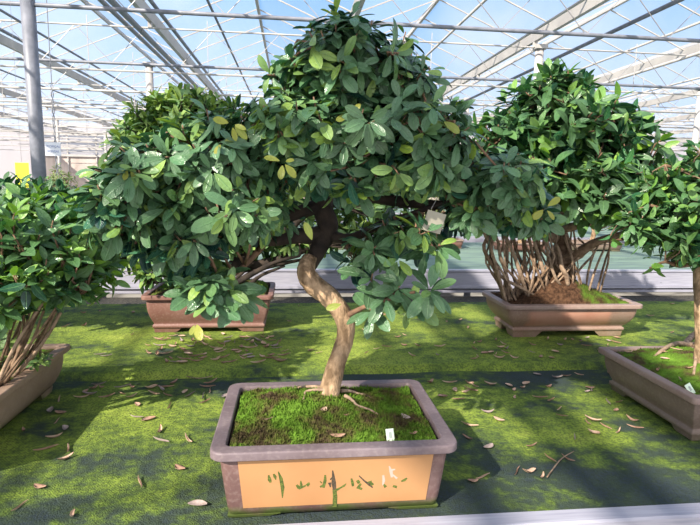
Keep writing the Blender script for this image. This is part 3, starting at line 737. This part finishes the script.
# ---------------- right rear ficus
BR = Vector((1.50, 2.74, .7825+.19)); tBR = empty('bonsai_tree', BR); tag(tBR, 'broad leafy bonsai at right rear standing on many pale aerial roots', 'bonsai tree', 'bonsai trees')
tr = tp([(560, 275, 2.74), (558, 258, 2.74), (562, 240, 2.76), (556, 215, 2.76), (560, 180, 2.76), (562, 130, 2.76)], BR)
MB().tube(tr, [.05, .05, .04, .045, .035, .015], 12, ns=.1, smooth=4).build('trunk', M_stem, tBR, True)
brBR = [
 ([(556, 262, 2.72), (575, 256, 2.68), (592, 244, 2.64), (615, 236, 2.62), (640, 228, 2.6)], [.035, .03, .025, .018, .010]),
 ([(556, 238, 2.74), (530, 232, 2.7), (505, 225, 2.66), (478, 215, 2.6)], [.03, .028, .024, .014]),
 ([(558, 230, 2.72), (575, 226, 2.62), (590, 222, 2.56), (615, 200, 2.5), (640, 180, 2.45)], [.028, .022, .02, .014, .008]),
 ([(556, 210, 2.74), (520, 180, 2.6), (490, 150, 2.5)], [.025, .016, .008]),
 ([(560, 190, 2.74), (585, 150, 2.6), (610, 120, 2.5)], [.025, .016, .008]),
 ([(560, 150, 2.74), (550, 110, 2.65), (548, 85, 2.6)], [.02, .012, .006]),
]
hubs = list(tr[2:])
for pts, rr in brBR:
    q = tp(pts, BR); MB().tube(q, rr, 9, ns=.1, smooth=4).build('branch', M_root if rr[0] < .034 else M_stem, tBR, True)
    for a, b_ in zip(q[:-1], q[1:]): hubs += [b_, a.lerp(b_, .5)]
rg = np.random.default_rng(8)
rts = [((486, 225), (484, 250), (497, 280)), ((492, 228), (500, 255), (510, 284)), ((498, 226), (512, 250), (528, 285)), ((512, 228), (518, 255), (532, 292)), ((478, 218), (500, 275), (534, 297)),
       ((505, 232), (507, 260), (505, 288)), ((520, 232), (530, 255), (545, 290)), ((535, 235), (540, 260), (548, 285)), ((545, 238), (550, 262), (560, 290)), ((566, 240), (569, 262), (573, 292)),
       ((572, 250), (574, 270), (572, 296)), ((556, 245), (562, 268), (568, 286)), ((490, 232), (492, 262), (500, 290)), ((550, 232), (535, 262), (520, 288)), ((606, 240), (600, 258), (590, 279)), ((610, 240), (606, 258), (598, 281)),
       ((601, 240), (592, 258), (587, 279)), ((613, 238), (608, 262), (601, 282)), ((525, 230), (524, 260), (518, 286)), ((540, 232), (528, 262), (512, 290)), ((483, 222), (490, 245), (488, 286))]
for _ in range(30):
    u0 = rg.uniform(486, 582); rts.append(((u0, 228+rg.uniform(0, 14)), (u0+rg.uniform(-8, 16), rg.uniform(252, 268)), (u0*.8+112+rg.uniform(-14, 14), 288)))
for i, (a, b_, c) in enumerate(rts):
    Yb = 2.66+rg.uniform(-.03, .05)
    cx = P(c[0], c[1], Yb); lx, ly = max(-.33, min(.33, cx.x-1.475)), cx.y-2.71; cx.x = lx+1.475; zc = hzBR(lx, ly)+.7825
    q = [P(a[0], a[1], 2.68), P(b_[0], b_[1], Yb), Vector((cx.x, cx.y, zc-.006))]
    r0 = .006 if i in (14, 15, 16, 17) else (rg.uniform(.006, .012) if i < 21 else rg.uniform(.003, .007))
    mid = [q[0]-BR, q[0].lerp(q[1], .5)-BR+Vector(rg.normal(0, .006, 3)), q[1]-BR, q[1].lerp(q[2], .5)-BR+Vector(rg.normal(0, .006, 3)), q[2]-BR]
    MB().tube(mid, [r0, r0*.9, r0, r0*1.1, r0*.9], 7, ns=.12, smooth=3).build('aerial_root', M_root if i % 3 else M_stem, tBR, True)
padsBR = in_pot_space(pxpads([
 (560, 125, 2.60, 66, 38, .30, 150), (556, 92, 2.60, 34, 16, .18, 40), (505, 150, 2.60, 46, 40, .28, 100), (610, 145, 2.55, 42, 32, .26, 80), (560, 180, 2.50, 74, 34, .30, 140), (480, 195, 2.55, 26, 24, .2, 40),
 (600, 195, 2.45, 44, 20, .22, 60), (640, 178, 2.45, 28, 16, .2, 34), (520, 212, 2.6, 34, 10, .14, 24), (645, 210, 2.5, 32, 12, .14, 26), (552, 78, 2.55, 10, 6, .06, 8), (660, 170, 2.45, 12, 8, .1, 8)]), BR)
shBR = pad_shoots(padsBR, rg, upw=.7, lump=.14, shell=.65, jit=.45)
foliage('foliage', shBR, T_FI, M_leaf2, tBR, leaf=.108, ratio=.46, nleaf=6, spread=.06, inner=(15, 45), outer=(55, 95), grav=.22, seed=31)
twigs('twig', shBR, hubs, M_twig, tBR, frac=.5, r=.004, rg=rg)

# ---------------- left rear tree
BL = Vector((-.36, 2.90, .7825+.21)); tBL = empty('bonsai_tree', BL); tag(tBL, 'small-leaved bonsai at left rear, dark tangled branches low over its red-brown pot', 'bonsai tree', 'bonsai trees')
tr = tp([(215, 300, 2.9), (218, 285, 2.9), (232, 268, 2.88), (250, 255, 2.88), (262, 240, 2.9), (255, 200, 2.9), (225, 150, 2.9)], BL)
MB().tube(tr, [.05, .045, .04, .035, .03, .025, .01], 12, ns=.1, smooth=4).build('trunk', M_barkd, tBL, True)
brBL = [
 ([(262, 240, 2.9), (285, 232, 2.8), (305, 215, 2.75), (330, 205, 2.75)], [.03, .024, .018, .008]),
 ([(250, 255, 2.88), (235, 240, 2.8), (215, 235, 2.75), (180, 232, 2.7)], [.026, .022, .016, .008]),
 ([(218, 300, 2.86), (236, 284, 2.75), (252, 274, 2.72), (276, 262, 2.7), (300, 256, 2.7)], [.018, .016, .014, .010, .006]),
 ([(205, 296, 2.86), (185, 282, 2.75), (168, 280, 2.72), (148, 284, 2.7)], [.014, .012, .010, .006]),
 ([(225, 280, 2.9), (200, 268, 2.85), (170, 262, 2.8), (140, 258, 2.8), (110, 262, 2.8)], [.03, .024, .018, .014, .008]),
 ([(240, 268, 2.88), (270, 262, 2.8), (300, 252, 2.8), (325, 245, 2.8)], [.03, .022, .016, .008]),
 ([(235, 285, 2.88), (258, 270, 2.8), (290, 262, 2.8), (310, 258, 2.8)], [.018, .014, .01, .006]),
 ([(215, 295, 2.88), (240, 290, 2.8), (262, 275, 2.8), (285, 266, 2.8)], [.014, .012, .009, .006]),
 ([(210, 290, 2.88), (190, 285, 2.8), (170, 275, 2.75), (150, 270, 2.75)], [.014, .012, .009, .006]),
 ([(255, 220, 2.9), (210, 180, 2.85), (170, 150, 2.8)], [.022, .014, .006]),
 ([(222, 292, 2.86), (240, 275, 2.8), (252, 262, 2.8)], [.012, .01, .008]),
]
hubs = list(tr[3:])
for pts, rr in brBL:
    q = tp(pts, BL); MB().tube(q, rr, 8, ns=.12, smooth=4).build('branch', M_barkd, tBL, True)
    for a, b_ in zip(q[:-1], q[1:]): hubs += [b_, a.lerp(b_, .5)]
padsBL = in_pot_space(pxpads([
 (190, 124, 2.85, 50, 24, .30, 190), (185, 104, 2.85, 32, 10, .2, 60), (150, 150, 2.8, 44, 30, .25, 110), (230, 150, 2.9, 60, 40, .3, 160), (270, 190, 2.95, 60, 45, .25, 180), (200, 200, 2.9, 80, 45, .3, 200),
 (140, 220, 2.85, 40, 30, .2, 80), (370, 215, 2.95, 50, 40, .2, 120), (250, 240, 2.9, 64, 16, .2, 90), (300, 240, 2.9, 30, 14, .2, 40), (170, 248, 2.8, 50, 14, .15, 60), (160, 272, 2.75, 22, 8, .1, 14), (120, 250, 2.8, 20, 14, .1, 20)]), BL)
rg = np.random.default_rng(14)
shBL = pad_shoots(padsBL, rg, upw=.7, lump=.16, shell=.6, jit=.4)
foliage('foliage', shBL, T_RH, M_leaf3, tBL, leaf=.075, ratio=.36, nleaf=8, spread=.03, inner=(20, 45), outer=(60, 95), grav=.1, seed=41, tonebias=.30)
twigs('twig', shBL, hubs, M_barkd, tBL, frac=.6, r=.004, rg=rg)

# ---------------- left front ficus
BLF = Vector((-1.15, 1.75, .7535+.18)); tL = empty('bonsai_tree', BLF); tag(tL, 'glossy-leaved bonsai at the left edge with several thin leaning stems', 'bonsai tree', 'bonsai trees')
hubs = []
rgs = np.random.default_rng(55)
for i in range(26):
    u0 = -34+i*3.1; a = P(u0+rgs.uniform(-6, 6), 368-(i % 3)*7, 1.80+rgs.uniform(-.16, .18)); lx = max(-.27, min(.27, a.x+1.18)); a.x = lx-1.18; a.z = .7535+hzL(a.x+1.18, a.y-1.735)-.004
    c = P(u0*1.0+rgs.uniform(8, 46), 300+rgs.uniform(-14, 12), 1.80+rgs.uniform(-.15, .15)); b_ = a.lerp(c, .5)+Vector((rgs.uniform(-.03, .03), 0, rgs.uniform(-.015, .015)))
    r0 = rgs.uniform(.003, .0065); MB().tube([a-BLF, b_-BLF, c-BLF], [r0*1.3, r0, r0*.8], 7, ns=.15, smooth=4).build('stem', M_stem if i % 3 else M_root, tL, True); hubs.append(c-BLF)
for pts in ([(10, 305, 1.8), (35, 295, 1.72), (62, 298, 1.68), (85, 292, 1.65)], [(30, 305, 1.8), (20, 280, 1.8), (15, 250, 1.8)], [(-20, 300, 1.8), (-10, 260, 1.85), (20, 230, 1.9)], [(50, 300, 1.8), (70, 270, 1.85), (80, 245, 1.9)]):
    q = tp(pts, BLF); MB().tube(q, [.009, .008, .006, .004][:len(q)], 7, ns=.1, smooth=4).build('branch', M_twig, tL, True); hubs += q
padsL = in_pot_space(pxpads([(20, 240, 1.75, 58, 40, .22, 170), (75, 250, 1.8, 40, 34, .20, 120), (-30, 250, 1.75, 50, 50, .25, 120), (30, 275, 1.65, 50, 16, .14, 50), (60, 288, 1.7, 40, 10, .1, 20), (90, 225, 1.95, 40, 24, .18, 70), (-10, 300, 1.65, 30, 20, .1, 30)]), BLF)
rg = np.random.default_rng(19); shL = pad_shoots(padsL, rg, upw=.9, lump=.15, shell=.65, jit=.45)
foliage('foliage', shL, T_FI, M_leaf2, tL, leaf=.072, ratio=.46, nleaf=6, spread=.045, inner=(15, 40), outer=(50, 85), grav=.1, seed=51, tonebias=.24)
twigs('twig', shL, hubs, M_twig, tL, frac=.7, r=.003, rg=rg)
sd_ = empty('seedling', PZ(12, 366, .7535+.18)); tag(sd_, 'broad-leaved pale green seedling sprouting in the pinkish pot at the left edge', 'seedling')
sd_.location.z = .7535+hzL(sd_.location.x+1.18, sd_.location.y-1.735)
foliage('leaf_rosette', np.array([[0, 0, .05, .2, -.8, .5], [-.03, .02, .04, -.3, -.6, .7], [-.06, .02, .05, .0, -.7, .7]]), T_FI, M_leaf3, sd_, leaf=.065, ratio=.62, nleaf=4, grav=.1, seed=91, tonebias=.35)
g = MB(); g.tube([(0, 0, -.004), (0, 0, .05)], .002, 6); g.build('stem', M_stem, sd_)
fr = []
for k in range(16):
    fr.append([.03+.006*(k % 8), -.02+.03*(k//8), .012+.002*(k % 8), .5, -.3, .6])
f_ = empty('small_fern', sd_.location+Vector((.04, .0, 0))); tag(f_, 'small yellow-green fern on the moss in the left edge pot', 'fern')
foliage('frond', np.array(fr), T_FI, M_leaf3, f_, leaf=.022, ratio=.5, nleaf=4, grav=0, seed=92, tonebias=.5)
# ---------------- dark tree behind left front
BLB = Vector((-2.15, 2.75, .78)); 
potLB = make_pot(-2.15, 2.80, .7825, .7, .42, .18, M_potBL, M_potBL, 'clay pot beyond the left edge behind the leaning stems', feet=.02, taper=.05)
tLB = empty('bonsai_tree', BLB+Vector((0, .05, .17))); tag(tLB, 'dark green bonsai at the far left edge below the yellow card', 'bonsai tree', 'bonsai trees'); BB = Vector(tLB.location)
MB().tube([(0, 0, -.03), (.03, 0, .12), (.02, 0, .3), (.08, 0, .5)], [.05, .04, .035, .015], 12, ns=.1, smooth=4).build('trunk', M_barkd, tLB, True)
padsLB = in_pot_space(pxpads([(10, 215, 2.75, 62, 32, .3, 260), (30, 225, 2.75, 40, 26, .25, 120), (20, 255, 2.75, 60, 26, .25, 120), (-60, 230, 2.75, 50, 40, .3, 120)]), BB)
rg = np.random.default_rng(23); shLB = pad_shoots(padsLB, rg, upw=.7, shell=.6)
foliage('foliage', shLB, T_FI, M_leaf2, tLB, leaf=.09, ratio=.42, nleaf=6, spread=.05, inner=(15, 40), outer=(55, 90), grav=.2, seed=61, tonebias=-.15)
twigs('twig', shLB, [Vector((.03, 0, .15)), Vector((.02, 0, .3)), Vector((.08, 0, .5)), Vector((.3, 0, .4)), Vector((-.3, 0, .4))], M_barkd, tLB, frac=.6, r=.004, rg=rg)

# ---------------- right front bonsai
BRF = Vector((1.62, 1.74, .7535+.18)); tR = empty('bonsai_tree', BRF); tag(tR, 'bonsai at the right edge with a slim pale trunk and thick surface roots', 'bonsai tree', 'bonsai trees')
tr = tp([(704, 362, 1.68), (702, 340, 1.68), (700, 310, 1.68), (699, 280, 1.7), (700, 255, 1.7), (712, 215, 1.72), (720, 170, 1.75)], BRF)
MB().tube(tr, [.035, .022, .018, .018, .02, .018, .01], 12, ns=.08, smooth=4).build('trunk', M_bark, tR, True)
off = (BRF.x-1.665, BRF.y-1.715)
for pts, r0 in (([(703, 345), (690, 341), (676, 346), (664, 352), (655, 355)], .014), ([(704, 335), (696, 330), (686, 338), (678, 344)], .018), ([(702, 350), (696, 362), (694, 372)], .010), ([(705, 355), (712, 372), (716, 385)], .015)):
    q = []
    for j, (u, v) in enumerate(pts):
        p = PZ(u, v, .7535+.19); p.z = .7535+hzR(p.x-1.665, p.y-1.715)+(.012 if j < len(pts)-1 else -.004); q.append(p-BRF)
    MB().tube(q, [r0*(1-.6*j/(len(q)-1)) for j in range(len(q))], 9, ns=.1, smooth=4).build('surface_root', M_root, tR, True)
brR = [([(700, 262, 1.7), (680, 266, 1.62), (665, 262, 1.58), (650, 268, 1.55)], [.010, .007, .005, .003]), ([(700, 255, 1.7), (680, 240, 1.7), (650, 238, 1.68), (610, 240, 1.65)], [.012, .009, .007, .004]),
       ([(708, 225, 1.7), (680, 215, 1.65), (650, 205, 1.6)], [.010, .008, .004]), ([(715, 190, 1.72), (690, 175, 1.65), (665, 165, 1.62)], [.010, .008, .004])]
hubs = list(tr[4:])
for pts, rr in brR:
    q = tp(pts, BRF); MB().tube(q, rr, 8, ns=.1, smooth=4).build('branch', M_twig, tR, True); hubs += q
padsR = in_pot_space(pxpads([(690, 200, 1.62, 42, 36, .16, 110), (672, 228, 1.6, 34, 18, .10, 55), (720, 175, 1.65, 40, 36, .18, 90), (640, 220, 1.62, 22, 12, .06, 18), (690, 248, 1.58, 22, 10, .07, 18), (740, 230, 1.62, 40, 40, .2, 80), (655, 185, 1.66, 22, 20, .1, 30)]), BRF)
rg = np.random.default_rng(29); shR = pad_shoots(padsR, rg, upw=.7, shell=.7, jit=.45)
foliage('foliage', shR, T_FI, M_leaf2, tR, leaf=.066, ratio=.44, nleaf=6, spread=.04, inner=(15, 40), outer=(55, 85), grav=.2, seed=71, tonebias=.12)
hg = []
for (u, v, Yq) in ((650, 262, 1.55), (655, 268, 1.55), (612, 240, 1.62), (640, 245, 1.6)):
    q = P(u, v, Yq)-BRF; hg.append([q.x, q.y, q.z, .1, -.2, -.9])
foliage('hanging_leaves', np.array(hg), T_FI, M_leaf2, tR, leaf=.055, ratio=.5, nleaf=3, spread=.02, inner=(30, 50), outer=(50, 75), grav=0, seed=72, tonebias=.4)
hubs += [a.lerp(b_, .5) for a, b_ in zip(hubs[:-1], hubs[1:])]
twigs('twig', shR, hubs, M_stem, tR, frac=.4, r=.0018, rg=rg)

# ---------------- bonsai on the second bench and beyond
def small_bonsai(x, y, z, w, h, lab, plab, seed, mtl, wide=.3, n=60, leaf=.05, bare=False):
    p = make_pot(x, y, z+.002, w, w*.62, .09, M_potR if seed % 2 else M_potBL, M_potR, plab, feet=.012, taper=.03, ovh=.012, lip=.02, rimh=.014, belly=.01, moulding=False, soil=.015)
    t = empty('bonsai_tree', (x, y, z+.075)); tag(t, lab, 'bonsai tree', 'bonsai trees on the benches behind')
    rg = np.random.default_rng(seed)
    MB().tube([(0, 0, -.012), (.02, 0, h*.25), (-.03, .0, h*.5), (.02, 0, h*.8)], [.03, .022, .016, .006], 9, ns=.1, smooth=4).build('trunk', M_bark, t, True)
    pd = [((rg.uniform(-.5, .5)*wide, rg.uniform(-.3, .3)*wide, h*f), (wide*.55, wide*.45, h*.18), n) for f in (.5, .72, .92)]
    sh = pad_shoots(pd, rg); twigs('twig', sh, [Vector((.02, 0, h*.25)), Vector((-.03, 0, h*.5)), Vector((.02, 0, h*.8))], M_root, t, frac=.6, rg=rg)
    foliage('foliage', sh, T_FI, mtl, t, leaf=leaf, ratio=.42, nleaf=6, spread=.03, grav=.1, seed=seed)
    return t
spots = [(4.0, 4.55, .62, .42, M_pale, 'pale'), (3.2, 5.3, .55, .5, M_leaf3, 'mid-green'), (2.35, 5.2, .5, .45, M_pale, 'yellowish'), (5.0, 5.4, .6, .7, M_leaf3, 'dense green'), (1.55, 5.45, .5, .4, M_pale, 'sparse pale'), (-1.1, 5.3, .5, .5, M_leaf3, 'green'), (-2.4, 5.2, .55, .55, M_leaf3, 'bushy green'), (.3, 5.3, .5, .5, M_leaf3, 'low green')]
wh = ['behind the right edge tree', 'seen under the right rear crown', 'behind the aerial roots of the right rear tree', 'beyond the right edge', 'seen in the gap right of the central tree', 'behind the left rear tree', 'at the left behind the foliage', 'behind the central trunk']
for i, (x, y, w, h, mm, adj) in enumerate(spots):
    small_bonsai(x, y, .921, w, h, adj + ' small bonsai ' + wh[i], 'small clay pot on the second bench ' + wh[i], 100+i, mm, wide=w*.62, n=40)
# pale shrub farther back left
sb = empty('potted_shrub', (-4.0, 8.0, .925)); tag(sb, 'pale variegated shrub behind the thick left post', 'shrub')
loft([(.06, 0), (.0, .16), (.01, .17), (.03, .15)], .16, .16, .1).build('pot', M_potBL, sb, True)
rg = np.random.default_rng(77); c = Vector((-4.0, 8.0, .925)); cc = P(60, 190, 8.0)-c
sh = pad_shoots([((cc.x, cc.y, cc.z), (.26, .25, .30), 150), ((cc.x*.5, 0, cc.z-.25), (.22, .2, .12), 70)], rg)
foliage('foliage', sh, T_RH, M_pale, sb, leaf=.07, ratio=.35, nleaf=7, grav=.1, seed=78, spread=.03)
MB().tube([(0, 0, .1), (cc.x*.5, 0, .3), (cc.x, 0, cc.z)], [.02, .016, .01], 8, smooth=3).build('stem', M_root, sb, True)
twigs('twig', sh, [Vector((cc.x, 0, cc.z)), Vector((cc.x, 0, cc.z-.3))], M_root, sb, frac=.6, r=.004, rg=rg)

# ------------------------------------------------------------ small things
# yellow sticky card hanging
p = P(22.5, 175, 4.2)
r = empty('sticky_card', (p.x, p.y, p.z)); tag(r, 'bright yellow insect trap card hanging at the left beside the thick post', 'trap card')
M_card = mat('yellow_card', (.90, .86, .03), .6)
MB().box((-.048, -.001, -.09), (.048, .001, .09)).build('card', M_card, r)
MB().tube([(0, 0, .085), (0, 0, 3.40-p.z)], .0012, 5).build('string', M_wire, r)
# white sign on a thin post
p = P(53, 149, 7.6)
r = empty('hanging_sign', (p.x, p.y, p.z)); tag(r, 'small white sign with two lines of blue writing on a twisted wire', 'sign')
M_sign = mat('sign_white', (.78, .80, .86), .5); M_ink = mat('blue_ink', (.22, .28, .50), .6)
MB().box((-.10, -.004, -.09), (.10, .004, .09)).build('board', M_sign, r)
def text(body, size, loc, parent, m, rot=(rad(90), 0, 0), name='lettering'):
    cu = bpy.data.curves.new(name, 'FONT'); cu.body = body; cu.size = size; cu.extrude = .0008; cu.align_x = 'CENTER'
    o = bpy.data.objects.new(name, cu); COL.objects.link(o); o.parent = parent; o.location = loc; o.rotation_euler = rot
    dg = bpy.context.evaluated_depsgraph_get(); me = bpy.data.meshes.new_from_object(o.evaluated_get(dg)); me.materials.clear(); me.materials.append(m)
    o2 = bpy.data.objects.new(name, me); COL.objects.link(o2); o2.parent = parent; o2.location = loc; o2.rotation_euler = rot
    bpy.data.objects.remove(o); return o2
text('TROPICAL', .042, (0, -.0055, .02), r, M_ink); text('BONSAI', .042, (0, -.0055, -.045), r, M_ink)
g = MB(); 
for s in (0, math.pi):
    g.tube([(.03+.012*math.cos(t*.6+s), .012+.012*math.sin(t*.6+s), -.35+t*.02) for t in range(0, 60)], .006, 5)
g.tube([(.03, .012, .83), (.03, .012, 2.1)], .006, 5)
g.build('twisted_wire', M_pipe, r)
# blank card in the central tree
p = P(434, 222, 1.385)
r = empty('name_card', (p.x, p.y, p.z)); r.rotation_euler = (rad(8), rad(14), rad(10)); tag(r, 'square off-white card hanging in the central tree right of the trunk', 'card')
MB().box((-.028, -.0008, -.028), (.028, .0008, .028)).build('card', mat('aged_card', (.36, .34, .27), .8), r)
MB().tube([(-.02, 0, .031), (-.01, .005, .07)], .001, 5).build('string', M_wire, r)
# plant tags
def plant_tag(p, lab, w, h, tilt, rz, mtl):
    r = empty('plant_tag', p); r.rotation_euler = (rad(-24), rad(tilt), rad(rz)); tag(r, lab, 'plant tag', 'plant tags')
    g = MB(); g.add([(-w*.5, -.0006, .0), (w*.5, -.0006, 0), (w*.5, -.0006, h), (-w*.5, -.0006, h), (0, -.0006, -.02), (-w*.5, .0006, .0), (w*.5, .0006, 0), (w*.5, .0006, h), (-w*.5, .0006, h), (0, .0006, -.02)],
         [(0, 4, 1, 2, 3), (8, 7, 6, 9, 5), (3, 2, 7, 8), (0, 3, 8, 5), (1, 6, 7, 2), (4, 0, 5, 9), (1, 4, 9, 6)]); g.build('tag_body', mtl, r)
    g = MB()
    for k in range(3): g.box((-w*.1+k*w*.12, -.0012, h*.3+k*.0), (-w*.1+k*w*.12+w*.05, -.0007, h*.75))
    g.build('writing', M_pipe, r)
M_tag = mat('tag_white', (.72, .84, .66), .5)
p = PZ(391, 439, .7535+.185); plant_tag((p.x, p.y, .7535+hzC(p.x-.110, p.y-1.387)), 'small white-green plant tag standing in the moss of the central pot',   .020, .032, -5, 0, M_tag)
p = PZ(693, 391, .7535+.165); plant_tag((p.x, p.y, .7535+hzR(p.x-1.665, p.y-1.715)), 'pale green plant tag leaning in the moss of the right edge pot', .022, .034, -24, 10, M_tag)

# ------------------------------------------------------------ dead leaves
def dead_leaf(L_, W_, curl, roll, seed, twist=0):
    rg = np.random.default_rng(seed); V, F = [], []; nx, ny = 9, 5
    for top in (1, 0):
        for i in range(nx):
            t = i/(nx-1); w = W_*math.sin(math.pi*min(max(t*.96+.03, 0), 1))**.7
            for j in range(ny):
                s = (j/(ny-1)-.5)*2; a = s*roll; tw = twist*(t-.5)
                y = w*.5*(math.sin(a)/max(roll, .01)); z = w*.5*(1-math.cos(a))/max(roll, .01)+curl*L_*(t-.5)**2*2
                y, z = y*math.cos(tw)-z*math.sin(tw), abs(y*math.sin(tw)+z*math.cos(tw))
                V.append(((t-.5)*L_, y+.12*L_*math.sin(t*3+seed), z+.0012*top))
    n = nx*ny
    for i in range(nx-1):
        for j in range(ny-1):
            a = i*ny+j; F.append((a, a+ny, a+ny+1, a+1)); F.append((n+a, n+a+1, n+a+ny+1, n+a+ny))
    for i in range(nx-1):
        for j in (0, ny-1):
            a = i*ny+j; F.append((a, a+ny, n+a+ny, n+a))
    zmin = min(v[2] for v in V); V = [(x, y, z-zmin) for x, y, z in V]
    return V, F
DM = [noisy('dead_leaf_tan', (.40, .26, .18), (.56, .40, .30), 60, rough=.8), noisy('dead_leaf_brown', (.26, .15, .10), (.40, .26, .19), 60, rough=.8), noisy('dead_leaf_grey', (.24, .19, .17), (.35, .28, .26), 60, rough=.8)]
protos = []
shapes = [(.050, .018, .5, 1.6, 1, 0), (.058, .014, .35, 2.2, 2, 1), (.044, .024, .25, 1.0, 3, 0), (.040, .020, .6, 1.4, 4, 1.2), (.062, .012, .2, 2.4, 5, .5)]
meshes = []
for mi, mm in enumerate(DM):
    for sh in shapes:
        V, F = dead_leaf(*sh); me = bpy.data.meshes.new('dead_leaf'); me.from_pydata(V, [], F); me.materials.append(mm); me.polygons.foreach_set('use_smooth', [True]*len(me.polygons)); meshes.append(me)
COLN = ['tan', 'dark brown', 'greyish brown']
ZN = {0: .7525, 1: .7822}
potboxes = [(-.15, .37, 1.2, 1.58), (1.19, 1.85, 2.59, 2.87), (-.72, -.14, 2.74, 3.06), (-1.46, -.905, 1.40, 2.06), (1.30, 2.1, 1.48, 1.95)]
rg = np.random.default_rng(99)
def place_leaf(x, y, z, lab, grp, mi, si, sc, rz, tiltx=0):
    o = bpy.data.objects.new('dead_leaf', meshes[mi*5+si]); COL.objects.link(o); o.location = (x, y, z); o.rotation_euler = (tiltx, 0, rz); o.scale = (sc,)*3
    tag(o, lab, 'dead leaf', grp); return o
taken = []
def cluster(u0, v0, u1, v1, n, z, where, grp, sc=.85):
    k = 0; tries = 0
    while k < n and tries < n*30:
        tries += 1
        u, v = rg.uniform(u0, u1), rg.uniform(v0, v1); p = PZ(u, v, ZN[z])
        if any(a-.03 < p.x < b_+.03 and c-.03 < p.y < d+.03 for a, b_, c, d in potboxes): continue
        if z == 0 and not (1.20 < p.y < 2.13): continue
        if z == 1 and not (2.25 < p.y < 3.40): continue
        if any((p.x-q[0])**2+(p.y-q[1])**2 < .028**2 for q in taken): continue
        taken.append((p.x, p.y)); mi = int(rg.choice([0, 0, 1, 1, 2])); si = int(rg.integers(0, 5))
        place_leaf(p.x, p.y, ZN[z], 'curled %s dead leaf %s' % (COLN[mi], where), grp+', '+COLN[mi], mi, si, sc*rg.uniform(.8, 1.35), rg.uniform(0, 6.28)); k += 1
cluster(145, 334, 290, 363, 80, 1, 'in the litter before the left rear pot', 'litter before the left rear pot')
cluster(60, 374, 235, 398, 24, 0, 'below the cloth step at the left', 'litter below the step at left')
cluster(5, 400, 205, 470, 13, 0, 'on the sunny moss at the left', 'leaves on the sunny moss')
cluster(0, 470, 205, 520, 4, 0, 'near the bench edge at the left', 'leaves near the bench edge at left')
cluster(285, 306, 470, 358, 22, 1, 'on the rear cloth behind the trunk', 'leaves on the rear cloth behind the trunk', .75)
cluster(470, 334, 622, 362, 34, 1, 'before the right rear pot', 'litter before the right rear pot', .75)
cluster(430, 368, 610, 402, 26, 0, 'below the cloth step at the right', 'litter below the step at right', .8)
cluster(560, 395, 640, 440, 10, 0, 'along the foot of the right edge pot', 'leaves beside the right edge pot', .8)
cluster(465, 405, 600, 480, 12, 0, 'on the dark cloth right of the central pot', 'leaves right of the central pot', .8)
cluster(62, 306, 145, 360, 10, 1, 'on the rear cloth at the left', 'leaves on the rear cloth at left', .8)
cluster(20, 395, 70, 440, 6, 0, 'in the shade of the left edge pot', 'leaves beside the left edge pot', .8)
cluster(640, 304, 700, 340, 3, 1, 'on the rear cloth at the far right', 'leaves on the rear cloth at right', .7)
def on_moss(pot, hz, u, v, zg, lab, mi, si, sc, rz, tilt=0):
    p = PZ(u, v, pot.location.z+zg); lx, ly = p.x-pot.location.x, p.y-pot.location.y
    place_leaf(p.x, p.y, pot.location.z+hz(lx, ly)+.003, lab, 'dead leaves on the moss', mi, si, sc, rz, tilt)
on_moss(potC, hzC, 338, 438, .182, 'large rust-brown dead leaf on moss at the front rim of the central pot', 1, 2, .85, .1)
on_moss(potC, hzC, 323, 418, .186, 'tan dead leaf on the moss just below the central trunk', 0, 2, .6, .9, .5)
on_moss(potC, hzC, 406, 418, .186, 'oval grey-brown dead leaf lying right of centre on the moss', 2, 2, .7, -.8, .3)
on_moss(potC, hzC, 413, 436, .182, 'small brown dead leaf right of the tag in the central pot', 1, 3, .55, .3)
on_moss(potC, hzC, 346, 422, .182, 'tiny brown dead leaf between trunk and tag in the central pot', 1, 3, .35, .3)
on_moss(potC, hzC, 270, 423, .186, 'small pale dead leaf on the left of the central moss', 0, 4, .5, .3)
for i, (u, v) in enumerate([(628, 354), (640, 352), (664, 366), (658, 372), (675, 360), (688, 376), (680, 382), (662, 360), (695, 366)]):
    on_moss(potR, hzR, u, v, .165, 'curled %s dead leaf on the moss in the right edge pot' % COLN[i % 2], i % 2, i % 5, .7, i*1.3)
# distinct strays
for (u, v, lab, mi, si, sc, rz) in ((488, 447, 'oval grey-brown leaf lying flat right of the central pot', 2, 2, 1.0, .6), (529, 472, 'folded pinkish-brown leaf near the front right of the bench', 0, 3, 1.0, .2), (473, 481, 'small brown leaf at the front corner right of the central pot', 1, 2, .7, 0), (593, 421, 'pale curled leaf standing out on the green cloth before the right pot', 0, 0, 1.1, -.5), (20, 507, 'long tan leaf stalk near the lower left corner', 0, 4, .8, 1.0)):
    p = PZ(u, v, ZN[0]); place_leaf(p.x, p.y, ZN[0], lab, None, mi, si, sc, rz)
# thin twigs lying on the cloth
for (pts, lab) in (([(547, 478), (555, 467), (562, 459), (574, 452)], 'thin straw-coloured twig lying on the cloth right of the central pot'), ([(186, 377), (200, 379), (215, 376), (232, 372)], 'thin pale twig lying below the step behind the central pot')):
    q = [PZ(u, v, ZN[0]+.002)+Vector((0, 0, .003)) for u, v in pts]; g = MB(); g.tube(q, [.002, .0022, .002, .0012], 6, smooth=3)
    m_ = g.build('fallen_twig', M_root, None, True); tag(m_, lab, 'twig')
